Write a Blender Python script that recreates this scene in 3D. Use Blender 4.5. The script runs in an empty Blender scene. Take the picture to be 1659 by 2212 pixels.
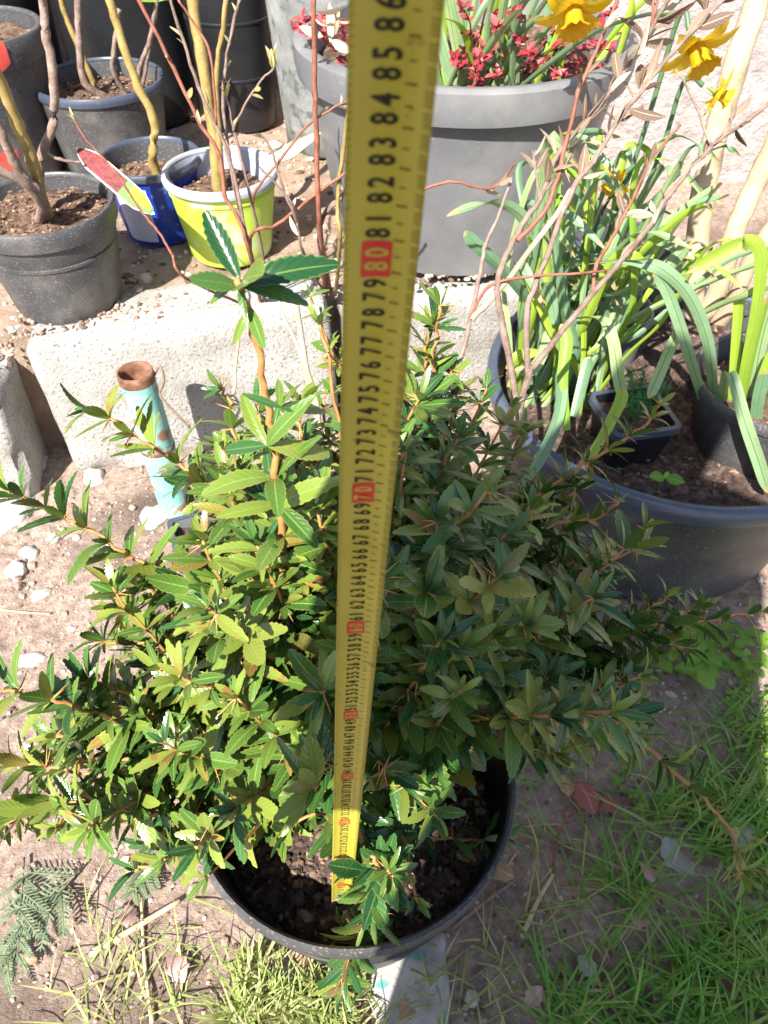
import bpy, math, random
from mathutils import Vector, Matrix, noise
random.seed(11)
R = math.radians
sc = bpy.context.scene
col = sc.collection

# ------------------------------------------------------------------ camera
CAM_H = 1.10
PITCH = R(47)
cam_d = bpy.data.cameras.new('camera')
cam_d.sensor_fit = 'HORIZONTAL'; cam_d.sensor_width = 36; cam_d.lens = 36
cam_d.clip_start = 0.02; cam_d.clip_end = 500
cam_d.dof.use_dof = True; cam_d.dof.focus_distance = 0.72; cam_d.dof.aperture_fstop = 24
cam = bpy.data.objects.new('camera', cam_d); col.objects.link(cam)
cam.location = (0, 0, CAM_H); cam.rotation_euler = (math.pi/2 - PITCH, 0, 0)
sc.camera = cam
sc.render.resolution_x = 768; sc.render.resolution_y = 1024

# ------------------------------------------------------------------ light
SUN_EL, SUN_AZ = R(47), R(25)          # light travels forward and to the right
world = bpy.data.worlds.new('World'); sc.world = world; world.use_nodes = True
wn = world.node_tree
sky = wn.nodes.new('ShaderNodeTexSky'); sky.sky_type = 'NISHITA'; sky.sun_disc = False
sky.sun_elevation = SUN_EL; sky.sun_rotation = math.pi + SUN_AZ
bg = wn.nodes['Background']; bg.inputs['Strength'].default_value = 0.09
wn.links.new(sky.outputs[0], bg.inputs[0])
sun_d = bpy.data.lights.new('sun', 'SUN'); sun_d.energy = 5.0; sun_d.angle = R(0.5); sun_d.color = (1, .96, .88)
sun = bpy.data.objects.new('sun', sun_d); col.objects.link(sun)
ldir = Vector((math.sin(SUN_AZ)*math.cos(SUN_EL), math.cos(SUN_AZ)*math.cos(SUN_EL), -math.sin(SUN_EL)))
sun.rotation_euler = ldir.to_track_quat('-Z', 'Y').to_euler()
sun.location = (-2, -4, 5)
vs = sc.view_settings
vs.view_transform = 'Standard'; vs.look = 'None'; vs.gamma = 1; vs.use_curve_mapping = False
vs.exposure = 1.42

# ------------------------------------------------------------------ helpers
S_, C_ = math.sin(PITCH), math.cos(PITCH)
def ray(px, py):
    x = (px-829.5)/1659; y = (py-1106)/1659
    return Vector((x, C_-S_*y, -(S_+C_*y)))
def A(px, py, Y):                       # the point of the place at forward distance Y
    r = ray(px, py); k = Y/r.y
    return Vector((r.x*k, Y, CAM_H+r.z*k))
def G(px, py, z=0.0):                   # the point of the place at height z
    r = ray(px, py); k = (z-CAM_H)/r.z
    return Vector((r.x*k, r.y*k, z))
def PX(p):                              # back to picture coordinates
    x, y, d = p[0], p[1], CAM_H-p[2]
    zc = y*C_+d*S_
    return 829.5+1659*x/max(zc, .02), 1106+1659*(d*C_-y*S_)/max(zc, .02), zc
def U(a, b): return random.uniform(a, b)
def rv(s=1.0): return Vector((U(-s, s), U(-s, s), U(-s, s)))

class MB:
    def __init__(s): s.v = []; s.f = []; s.uv = []
    def add(s, verts, faces, uvs=None):
        o = len(s.v); s.v += [tuple(p) for p in verts]
        s.f += [tuple(i+o for i in f) for f in faces]
        if uvs: s.uv += uvs
        elif s.uv is not None: s.uv += [(0.5, 0.5)]*len(verts)
    def tube(s, pts, rad, n=6, cap=True):
        pts = [Vector(p) for p in pts]
        if not isinstance(rad, (list, tuple)): rad = [rad]*len(pts)
        rings = []; vs_ = []
        ref = Vector((.3, .1, 1)).normalized()
        for i, p in enumerate(pts):
            t = (pts[min(i+1, len(pts)-1)]-pts[max(i-1, 0)])
            t = t.normalized() if t.length > 1e-9 else Vector((0, 0, 1))
            a = t.cross(ref)
            if a.length < .05: a = t.cross(Vector((1, 0, 0)))
            a.normalize(); b = t.cross(a)
            for k in range(n):
                an = 2*math.pi*k/n
                vs_.append(p+(a*math.cos(an)+b*math.sin(an))*rad[i])
        fs = []
        for i in range(len(pts)-1):
            for k in range(n):
                fs.append((i*n+k, i*n+(k+1) % n, (i+1)*n+(k+1) % n, (i+1)*n+k))
        if cap:
            fs.append(tuple(range(n-1, -1, -1))); m = (len(pts)-1)*n; fs.append(tuple(range(m, m+n)))
        s.add(vs_, fs)
    def lathe(s, prof, n=64, c=(0, 0, 0), wob=0.0, closed=False):
        c = Vector(c); vs_ = []
        for (r, z) in prof:
            for k in range(n):
                an = 2*math.pi*k/n
                w = 1+wob*noise.noise(Vector((math.cos(an)*1.3, math.sin(an)*1.3, z*3+c.x*7)))
                vs_.append(c+Vector((r*w*math.cos(an), r*w*math.sin(an), z)))
        fs = []; m = len(prof)
        for i in range(m if closed else m-1):
            j = (i+1) % m
            for k in range(n):
                fs.append((i*n+k, i*n+(k+1) % n, j*n+(k+1) % n, j*n+k))
        s.add(vs_, fs)
    def box(s, lo, hi):
        x0, y0, z0 = lo; x1, y1, z1 = hi
        s.add([(x0,y0,z0),(x1,y0,z0),(x1,y1,z0),(x0,y1,z0),(x0,y0,z1),(x1,y0,z1),(x1,y1,z1),(x0,y1,z1)],
              [(0,3,2,1),(4,5,6,7),(0,1,5,4),(1,2,6,5),(2,3,7,6),(3,0,4,7)])
    def mesh(s, name, mat, smooth=True):
        me = bpy.data.meshes.new(name); me.from_pydata(s.v, [], s.f)
        if mat: me.materials.append(mat)
        ul = me.uv_layers.new(name='UVMap')
        li = [0]*len(me.loops); me.loops.foreach_get('vertex_index', li)
        flat = []
        for i in li: flat += s.uv[i]
        ul.data.foreach_set('uv', flat)
        if smooth: me.polygons.foreach_set('use_smooth', [True]*len(me.polygons))
        me.update(); return me
    def build(s, name, mat, parent=None, smooth=True):
        return link(name, s.mesh(name, mat, smooth), parent)
def link(name, me, parent=None, mat4=None):
    o = bpy.data.objects.new(name, me); col.objects.link(o)
    if parent is not None: o.parent = parent
    if mat4 is not None: o.matrix_local = mat4
    return o
def tag(o, label, cat, group=None):
    o['label'] = label; o['category'] = cat
    if group: o['group'] = group
    return o
def thing(name, label, cat, group=None, loc=(0, 0, 0)):
    o = bpy.data.objects.new(name, None); col.objects.link(o); o.location = loc
    o.empty_display_size = .05
    return tag(o, label, cat, group)
def autosm(o, ang=35):
    me = o.data
    try: me.set_sharp_from_angle(angle=R(ang))
    except Exception: pass
    return o
def smooth_path(pts, sub=4):
    pts = [Vector(p) for p in pts]; out = []
    for i in range(len(pts)-1):
        p0 = pts[max(i-1, 0)]; p1 = pts[i]; p2 = pts[i+1]; p3 = pts[min(i+2, len(pts)-1)]
        for k in range(sub):
            t = k/sub
            out.append(.5*((2*p1)+(p2-p0)*t+(2*p0-5*p1+4*p2-p3)*t*t+(3*p1-p0-3*p2+p3)*t**3))
    out.append(pts[-1]); return out
def frame(o, d, n):
    d = Vector(d).normalized(); n = Vector(n); n = n-d*n.dot(d)
    if n.length < 1e-4: n = d.orthogonal()
    n.normalize(); x = d.cross(n)
    return Matrix(((x.x, d.x, n.x, o[0]), (x.y, d.y, n.y, o[1]), (x.z, d.z, n.z, o[2]), (0, 0, 0, 1)))

# ------------------------------------------------------------------ materials
def h(c):
    c = c.lstrip('#'); v = [int(c[i:i+2], 16)/255 for i in (0, 2, 4)]
    return tuple((x/12.92 if x <= .04045 else ((x+.055)/1.055)**2.4) for x in v)+(1,)
def nodes(name):
    m = bpy.data.materials.new(name); m.use_nodes = True
    return m, m.node_tree.nodes, m.node_tree.links, m.node_tree.nodes['Principled BSDF']
def ramp(N, stops, interp='LINEAR'):
    r = N.new('ShaderNodeValToRGB'); r.color_ramp.interpolation = interp
    e = r.color_ramp.elements
    while len(e) < len(stops): e.new(.5)
    for x, (p, c) in zip(e, stops): x.position = p; x.color = c if len(c) == 4 else (*c, 1)
    return r
def mat(name, stops, scale=20, rough=.7, bump=.2, bscale=None, detail=6, spec=.4, dist=.004, rvar=0.0, spots=None, coord='Object', rnd=0.0):
    m, N, L, P = nodes(name)
    tc = N.new('ShaderNodeTexCoord'); out = tc.outputs[coord]
    nt = N.new('ShaderNodeTexNoise'); nt.inputs['Scale'].default_value = scale; nt.inputs['Detail'].default_value = detail
    nt.inputs['Roughness'].default_value = .62
    L.new(out, nt.inputs['Vector'])
    rp = ramp(N, stops); fac = nt.outputs['Fac']
    if rnd:
        oi = N.new('ShaderNodeObjectInfo'); ge = N.new('ShaderNodeNewGeometry')
        ad = N.new('ShaderNodeMath'); ad.operation = 'ADD'; L.new(oi.outputs['Random'], ad.inputs[0]); L.new(ge.outputs['Random Per Island'], ad.inputs[1])
        fr = N.new('ShaderNodeMath'); fr.operation = 'FRACT'; L.new(ad.outputs[0], fr.inputs[0])
        mx = N.new('ShaderNodeMath'); mx.operation = 'SUBTRACT'; L.new(fr.outputs[0], mx.inputs[0]); mx.inputs[1].default_value = .5
        ma = N.new('ShaderNodeMath'); ma.operation = 'MULTIPLY_ADD'; L.new(mx.outputs[0], ma.inputs[0]); ma.inputs[1].default_value = rnd; L.new(fac, ma.inputs[2])
        fac = ma.outputs[0]
    L.new(fac, rp.inputs[0]); cout = rp.outputs[0]
    if spots:
        sc_, lo, hi, c = spots
        n2 = N.new('ShaderNodeTexNoise'); n2.inputs['Scale'].default_value = sc_; n2.inputs['Detail'].default_value = 8
        L.new(out, n2.inputs['Vector'])
        r2 = ramp(N, [(lo, (0, 0, 0, 1)), (hi, (1, 1, 1, 1))]); L.new(n2.outputs['Fac'], r2.inputs[0])
        mc = N.new('ShaderNodeMix'); mc.data_type = 'RGBA'; L.new(r2.outputs[0], mc.inputs['Factor'])
        L.new(cout, mc.inputs['A']); mc.inputs['B'].default_value = c; cout = mc.outputs['Result']
    L.new(cout, P.inputs['Base Color'])
    P.inputs['Roughness'].default_value = rough; P.inputs['Specular IOR Level'].default_value = spec
    if bump:
        nb = N.new('ShaderNodeTexNoise'); nb.inputs['Scale'].default_value = bscale or scale*4; nb.inputs['Detail'].default_value = 8
        nb.inputs['Roughness'].default_value = .7
        L.new(out, nb.inputs['Vector'])
        b = N.new('ShaderNodeBump'); b.inputs['Strength'].default_value = bump; b.inputs['Distance'].default_value = dist
        L.new(nb.outputs['Fac'], b.inputs['Height']); L.new(b.outputs[0], P.inputs['Normal'])
    return m
def leafmat(name, cols, rib, rough=.32, trans=.25, veins=8, bump=.13, spec=.5, edge=None, blotch=None, lines=0):
    m, N, L, P = nodes(name)
    tc = N.new('ShaderNodeTexCoord'); sx = N.new('ShaderNodeSeparateXYZ'); L.new(tc.outputs['UV'], sx.inputs[0])
    def mth(op, a, b=None, c=None):
        n = N.new('ShaderNodeMath'); n.operation = op
        for i, q in enumerate((a, b, c)):
            if q is None: continue
            if isinstance(q, (int, float)): n.inputs[i].default_value = q
            else: L.new(q, n.inputs[i])
        return n.outputs[0]
    v = mth('MULTIPLY', mth('ABSOLUTE', mth('SUBTRACT', sx.outputs['Y'], .5)), 2.0)
    oi = N.new('ShaderNodeObjectInfo'); ge = N.new('ShaderNodeNewGeometry')
    rnd = mth('FRACT', mth('ADD', oi.outputs['Random'], ge.outputs['Random Per Island']))
    nt = N.new('ShaderNodeTexNoise'); nt.inputs['Scale'].default_value = 60; L.new(tc.outputs['Object'], nt.inputs['Vector'])
    fac = mth('ADD', rnd, mth('MULTIPLY', mth('SUBTRACT', nt.outputs['Fac'], .5), .5))
    rp = ramp(N, cols); L.new(fac, rp.inputs[0]); c = rp.outputs[0]
    vein = mth('SINE', mth('MULTIPLY', mth('SUBTRACT', mth('MULTIPLY', sx.outputs['X'], veins), mth('MULTIPLY', v, 1.6)), 6.283))
    vmask = mth('MULTIPLY', mth('GREATER_THAN', vein, .9), .10)
    ribm = mth('MAXIMUM', mth('LESS_THAN', v, .07), vmask)
    mx = N.new('ShaderNodeMix'); mx.data_type = 'RGBA'; L.new(ribm, mx.inputs['Factor']); L.new(c, mx.inputs['A']); mx.inputs['B'].default_value = rib
    c = mx.outputs['Result']
    if lines:
        ml = N.new('ShaderNodeMix'); ml.data_type = 'RGBA'; L.new(mth('MULTIPLY', mth('ADD', mth('SINE', mth('MULTIPLY', sx.outputs['Y'], lines)), 1.0), .22), ml.inputs['Factor'])
        L.new(c, ml.inputs['A']); ml.inputs['B'].default_value = rib; c = ml.outputs['Result']
        tp_ = N.new('ShaderNodeMix'); tp_.data_type = 'RGBA'; L.new(mth('MULTIPLY', mth('GREATER_THAN', mth('ADD', sx.outputs['X'], mth('MULTIPLY', nt.outputs['Fac'], .2)), 1.03), .8), tp_.inputs['Factor'])
        L.new(c, tp_.inputs['A']); tp_.inputs['B'].default_value = (.42, .30, .12, 1); c = tp_.outputs['Result']
    if edge:
        m2 = N.new('ShaderNodeMix'); m2.data_type = 'RGBA'; L.new(mth('MULTIPLY', mth('GREATER_THAN', v, .9), .45), m2.inputs['Factor'])
        L.new(c, m2.inputs['A']); m2.inputs['B'].default_value = edge; c = m2.outputs['Result']
    if blotch:
        nb = N.new('ShaderNodeTexNoise'); nb.inputs['Scale'].default_value = 35; L.new(tc.outputs['Object'], nb.inputs['Vector'])
        k = mth('GREATER_THAN', mth('ADD', nb.outputs['Fac'], mth('MULTIPLY', rnd, .12)), .79)
        m3 = N.new('ShaderNodeMix'); m3.data_type = 'RGBA'; L.new(mth('MULTIPLY', k, .7), m3.inputs['Factor'])
        L.new(c, m3.inputs['A']); m3.inputs['B'].default_value = blotch; c = m3.outputs['Result']
    L.new(c, P.inputs['Base Color']); P.inputs['Roughness'].default_value = rough; P.inputs['Specular IOR Level'].default_value = spec
    if bump:
        b = N.new('ShaderNodeBump'); b.inputs['Strength'].default_value = bump; b.inputs['Distance'].default_value = .0005
        L.new(mth('SUBTRACT', vein, mth('MULTIPLY', mth('LESS_THAN', v, .1), 1.5)), b.inputs['Height']); L.new(b.outputs[0], P.inputs['Normal'])
    tr = N.new('ShaderNodeBsdfTranslucent'); L.new(c, tr.inputs['Color'])
    ms = N.new('ShaderNodeMixShader'); ms.inputs[0].default_value = trans
    L.new(P.outputs[0], ms.inputs[1]); L.new(tr.outputs[0], ms.inputs[2])
    L.new(ms.outputs[0], N['Material Output'].inputs['Surface'])
    return m

MT = {}
MT['soil'] = mat('dry_soil', [(.25, (.18,.125,.095)), (.5, (.35,.26,.21)), (.75, (.52,.42,.35))], 70, .95, 1, 210, spec=.1, dist=.006, spots=(3.5, .52, .68, (.115,.08,.068,1)))
MT['terr'] = mat('terrace_soil', [(.25, (.20,.14,.10)), (.5, (.33,.24,.18)), (.75, (.46,.36,.28))], 14, .95, .9, 130, spec=.1, dist=.008)
MT['potsoil'] = mat('potting_soil', [(.3, (.06,.04,.032)), (.5, (.15,.095,.07)), (.68, (.3,.2,.14))], 55, .95, 1, 160, spec=.1, dist=.008)
MT['darksoil'] = mat('shrub_pot_soil', [(.3, (.035,.024,.02)), (.52, (.12,.08,.068)), (.72, (.27,.2,.17))], 70, .95, 1, 200, spec=.15, dist=.006)
MT['concrete'] = mat('aerated_concrete', [(.28, (.24,.20,.16)), (.42, (.36,.335,.305)), (.55, (.44,.42,.395)), (.72, (.51,.49,.46))], 8, .92, 1.0, 120, spec=.15, dist=.006, spots=(170, .575, .65, (.20,.185,.165,1)), detail=12)
MT['plaster'] = mat('roughcast_plaster', [(.3, (.36,.30,.28)), (.55, (.5,.43,.41)), (.75, (.62,.55,.52))], 25, .95, 1, 45, spec=.1, dist=.02)
MT['blackpl'] = mat('black_plastic', [(.3, (.009,.0095,.011)), (.7, (.02,.021,.024))], 6, .38, .08, 60, spec=.5, spots=(140, .64, .74, (.045,.04,.035,1)))
MT['charpl'] = mat('charcoal_plastic', [(.3, (.036,.037,.042)), (.52, (.068,.068,.072)), (.70, (.15,.135,.12))], 9, .45, .15, 80, detail=12, spec=.5, spots=(330, .585, .66, (.19,.165,.14,1)))
MT['greypl'] = mat('grey_plastic', [(.3, (.105,.107,.115)), (.5, (.155,.157,.165)), (.68, (.235,.23,.225))], 4, .4, .08, 90, detail=14, spec=.5, spots=(170, .66, .74, (.26,.25,.23,1)))
MT['palerim'] = mat('pale_grey_plastic', [(.3, (.30,.32,.36)), (.7, (.42,.44,.48))], 8, .4, .05, 80)
MT['bluerim'] = mat('dusty_blue_black_plastic', [(.3, (.035,.045,.07)), (.7, (.075,.09,.13))], 5, .33, .06, 90, spec=.6, spots=(160, .62, .75, (.13,.13,.13,1)))
MT['green_pot'] = mat('lime_plastic', [(.35, (.42,.60,.035)), (.65, (.52,.66,.12))], 5, .4, .04, 60, spots=(14, .56, .66, (.62,.66,.38,1)))
MT['blue_pot'] = mat('blue_plastic', [(.35, (.008,.03,.27)), (.65, (.015,.05,.36))], 20, .4, .04, 60, spots=(60, .6, .7, (.16,.2,.4,1)))
MT['lilac'] = mat('lilac_print', [(.3, (.42,.40,.52)), (.7, (.55,.53,.63))], 30, .5, 0)
MT['weather'] = mat('weathered_grey', [(.3, (.11,.115,.115)), (.55, (.22,.225,.215)), (.75, (.32,.325,.30))], 12, .8, .5, 50, spots=(30, .56, .64, (.09,.10,.095,1)))
MT['red'] = mat('red_plastic', [(.3, (.5,.05,.04)), (.7, (.62,.10,.08))], 15, .45, .05)
MT['pipe'] = mat('flaking_turquoise_paint', [(.3, (.15,.42,.35)), (.5, (.22,.5,.44)), (.7, (.38,.55,.45))], 25, .6, .5, 60, spots=(30, .54, .62, (.27,.15,.09,1)), dist=.003)
MT['rust'] = mat('rust', [(.3, (.09,.04,.025)), (.55, (.22,.10,.06)), (.75, (.34,.2,.14))], 40, .9, .6, 120)
MT['stem'] = mat('orange_brown_stem', [(.3, (.30,.13,.04)), (.7, (.50,.26,.09))], 60, .55, .3, 150)
MT['spine'] = mat('tan_spine', [(.3, (.42,.2,.07)), (.7, (.55,.32,.13))], 60, .5, 0)
MT['twig'] = mat('grey_brown_bark', [(.3, (.13,.085,.065)), (.6, (.27,.19,.155)), (.8, (.38,.29,.25))], 60, .8, .6, 150, rnd=.2)
MT['redtwig'] = mat('red_brown_bark', [(.3, (.16,.05,.03)), (.7, (.33,.13,.085))], 60, .6, .3, 150)
MT['olive'] = mat('olive_bark', [(.3, (.20,.14,.04)), (.6, (.36,.26,.09)), (.8, (.45,.34,.15))], 30, .65, .4, 100)
MT['trunk'] = mat('pale_smooth_bark', [(.3, (.33,.25,.15)), (.6, (.5,.4,.27)), (.8, (.6,.5,.36))], 12, .8, .5, 70, spots=(16, .6, .7, (.27,.2,.13,1)))
MT['leaf'] = leafmat('barberry_leaf', [(.0, (.013,.058,.018)), (.4, (.028,.10,.026)), (.75, (.06,.145,.03)), (.97, (.13,.19,.035)), (1, (.16,.10,.04))], (.11,.18,.04,1), .23, .12, edge=(.2,.26,.07,1), blotch=(.16,.11,.03,1))
MT['young_sun_tint_leaf'] = leafmat('barberry_young_sun_tint_leaf', [(.0, (.045,.12,.02)), (.4, (.095,.18,.028)), (.94, (.21,.26,.04)), (1, (.24,.14,.04))], (.20,.28,.06,1), .25, .15, edge=(.34,.26,.08,1), blotch=(.26,.10,.03,1))  # paler tone for new growth, also paints sunlight onto the shrub's left side
MT['redleaf'] = leafmat('crimson_leaf', [(0, (.16,.012,.02)), (.6, (.36,.03,.045)), (1, (.52,.10,.10))], (.5,.12,.12,1), .45, .25, bump=0)
MT['daff'] = leafmat('daffodil_leaf', [(0, (.14,.25,.14)), (.5, (.25,.37,.2)), (1, (.38,.48,.2))], (.10,.20,.09,1), .45, .25, veins=0, bump=0, lines=48)
MT['daff2'] = leafmat('daffodil_leaf_base', [(0, (.20,.36,.03)), (1, (.40,.52,.06))], (.22,.34,.04,1), .45, .3, veins=0, bump=0, lines=48)
MT['petal'] = leafmat('yellow_petal', [(0, (.75,.47,.01)), (1, (.85,.60,.03))], (.62,.38,.01,1), .55, .4, veins=0, bump=0, lines=70)
MT['dryleaf'] = leafmat('dry_brown_leaf', [(0, (.11,.065,.045)), (.5, (.24,.16,.11)), (1, (.50,.42,.32))], (.5,.36,.27,1), .7, .2, bump=.3)
MT['silverleaf'] = leafmat('silvery_bud_leaf', [(0, (.34,.26,.17)), (1, (.58,.52,.38))], (.6,.5,.4,1), .6, .25, bump=.2)
MT['budleaf'] = leafmat('pale_green_bud_leaf', [(0, (.42,.42,.14)), (1, (.62,.55,.28))], (.6,.6,.3,1), .5, .3, bump=0)
MT['grass'] = leafmat('grass_blade', [(0, (.08,.22,.03)), (.55, (.16,.36,.05)), (.85, (.27,.38,.08)), (1, (.45,.40,.2))], (.15,.28,.06,1), .5, .3, veins=0, bump=0, spec=.3)
MT['drygrass'] = leafmat('pale_grass_blade', [(0, (.2,.28,.06)), (.6, (.36,.40,.13)), (1, (.52,.46,.26))], (.42,.46,.2,1), .5, .3, veins=0, bump=0, spec=.3)
MT['clover'] = leafmat('clover_leaf', [(0, (.12,.28,.025)), (1, (.26,.42,.05))], (.3,.45,.1,1), .5, .35, veins=0, bump=0)
MT['thuja'] = leafmat('thuja_scales', [(0, (.07,.12,.07)), (.6, (.16,.21,.12)), (1, (.3,.32,.2))], (.2,.26,.14,1), .6, .2, veins=0, bump=0)
MT['conifer'] = leafmat('seedling_needles', [(0, (.03,.14,.05)), (1, (.07,.25,.09))], (.1,.3,.1,1), .5, .2, veins=0, bump=0)
MT['straw'] = mat('straw', [(.3, (.45,.36,.2)), (.7, (.62,.52,.33))], 40, .7, .2, 100)
MT['stone'] = mat('stone', [(.3, (.36,.33,.30)), (.55, (.55,.51,.47)), (.8, (.68,.65,.6))], 30, .9, .6, 90, spec=.15, rnd=.5)
MT['gravel'] = mat('gravel', [(.15, (.13,.085,.065)), (.4, (.32,.23,.18)), (.7, (.44,.35,.29)), (1, (.56,.49,.43))], 30, .95, .5, 150, spec=.1, rnd=.9)
MT['crumb'] = mat('soil_crumbs', [(.2, (.03,.022,.018)), (.5, (.11,.075,.06)), (.8, (.26,.17,.12)), (1, (.45,.33,.22))], 60, .95, .5, 200, spec=.1, rnd=.8)
MT['chip'] = mat('bark_chips', [(.15, (.06,.035,.025)), (.5, (.17,.105,.07)), (.9, (.34,.23,.155))], 40, .9, .4, 120, spec=.1, rnd=.7)
MT['tape'] = mat('yellow_tape', [(.3, (.44,.385,.045)), (.7, (.51,.45,.06))], 30, .36, .02, 200, spec=.4, spots=(90, .66, .72, (.28,.2,.03,1)))
MT['black'] = mat('black_print', [(.3, (.018,.015,.008)), (.7, (.028,.023,.012))], 30, .5, 0)
MT['redprint'] = mat('red_print', [(.3, (.60,.035,.03)), (.7, (.66,.05,.04))], 30, .45, 0)
MT['metal'] = mat('white_metal', [(.3, (.6,.58,.54)), (.7, (.75,.73,.68))], 30, .35, .1, 80)
MT['whitecard'] = mat('white_card', [(.3, (.66,.65,.6)), (.7, (.75,.74,.7))], 20, .5, 0)
MT['tagred'] = mat('tag_red_print', [(.35, (.03,.03,.015)), (.45, (.16,.012,.018)), (.55, (.22,.03,.03)), (.65, (.05,.06,.03))], 160, .35, 0)
MT['taggreen'] = mat('tag_green_print', [(.3, (.09,.2,.04)), (.7, (.17,.27,.09))], 15, .35, 0)
MT['tagyellow'] = mat('tag_yellow_print', [(.3, (.72,.55,.02)), (.7, (.8,.62,.04))], 20, .35, 0)
MT['paper'] = mat('cream_scrap', [(.3, (.5,.43,.3)), (.7, (.68,.62,.48))], 20, .7, .2, 60)
MT['wire'] = mat('wire', [(.3, (.14,.09,.06)), (.7, (.28,.2,.14))], 40, .6, .1)

# ------------------------------------------------------------------ noise surface
def fbm(x, y, z=0.0, o=4):
    return noise.fractal(Vector((x, y, z)), 1.0, 2.0, o, noise_basis='PERLIN_ORIGINAL')
def gz(x, y):
    r = 1/(1+max(0, math.hypot(x, y-.6)-2)*.5)
    return r*(.012*fbm(x*4, y*4)+.006*fbm(x*17, y*17, 3))-.004
def axis(a, b, n, ext):
    l = [a+(b-a)*i/n for i in range(n+1)]
    return [a-e for e in reversed(ext)]+l+[b+e for e in ext]
# ground: one sheet to the horizon
E_ = [.1, .3, .8, 2, 5, 15, 50, 150]
gx = axis(-1.2, 1.4, 230, E_); gy = axis(-.1, 1.75, 165, E_)
m = MB(); nx = len(gx)
m.add([(x, y, gz(x, y)) for y in gy for x in gx],
      [(j*nx+i, j*nx+i+1, (j+1)*nx+i+1, (j+1)*nx+i) for j in range(len(gy)-1) for i in range(nx-1)])
g = m.build('ground', MT['soil']); g['kind'] = 'structure'
# terrace: raised bank of gritty soil held by the concrete blocks
TA = R(14); T0 = Vector((-.68, 1.145, 0)); TU = Vector((math.cos(TA), math.sin(TA), 0)); TV = Vector((-math.sin(TA), math.cos(TA), 0))
TZ = .30
def tz(u, v):
    return TZ+.012*fbm(u*6, v*6, 9)+.008*fbm(u*22, v*22, 5)-.006
def tend(u): return 1.02  # end of the bank in u
m = MB(); nu, nv = 150, 70
us = [-2.2+ (3.4*i/nu) for i in range(nu+1)]
vs2 = [.10+1.35*j/nv for j in range(nv+1)]
rows = []
for u in us: rows.append(T0+TU*u+TV*(.08+.02*fbm(u*5, 0))+Vector((0, 0, -.02)))
for u in us: rows.append(T0+TU*u+TV*(.09+.02*fbm(u*5, 2))+Vector((0, 0, tz(u, .1)-.03)))
for v in vs2:
    for u in us:
        p = T0+TU*u+TV*(v+.012*fbm(u*9, v*9, 4)); zz = tz(u, v)
        k = max(0, (u-1.0)/.2); zz *= max(0, 1-k)**.6 if k > 0 else 1
        rows.append(Vector((p.x, p.y, zz-.02*(k > 0))))
w_ = nu+1
m.add(rows, [(j*w_+i, j*w_+i+1, (j+1)*w_+i+1, (j+1)*w_+i) for j in range(nv+2) for i in range(nu)])
t_ = m.build('terrace', MT['terr']); t_['kind'] = 'structure'
# plastered wall behind
m = MB()
nx_, nz_ = 90, 50
m.add([(-3.5+8*i/nx_, 2.5+.012*fbm(i*.9, j*.9, 1), -.05+3*j/nz_) for j in range(nz_+1) for i in range(nx_+1)]+[(-3.5, 2.75, -.05), (4.5, 2.75, -.05), (-3.5, 2.75, 2.95), (4.5, 2.75, 2.95)],
      [(j*(nx_+1)+i, j*(nx_+1)+i+1, (j+1)*(nx_+1)+i+1, (j+1)*(nx_+1)+i) for j in range(nz_) for i in range(nx_)])
k0 = (nz_+1)*(nx_+1)
m.f += [(nz_*(nx_+1), k0-1, k0+3, k0+2), (k0+1, k0, k0+2, k0+3), (0, k0, k0+2, nz_*(nx_+1)), (nx_, k0-1, k0+3, k0+1)]
w = m.build('plaster_wall', MT['plaster']); tag(w, 'pinkish beige roughcast wall behind the pots at the back', 'wall')

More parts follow.
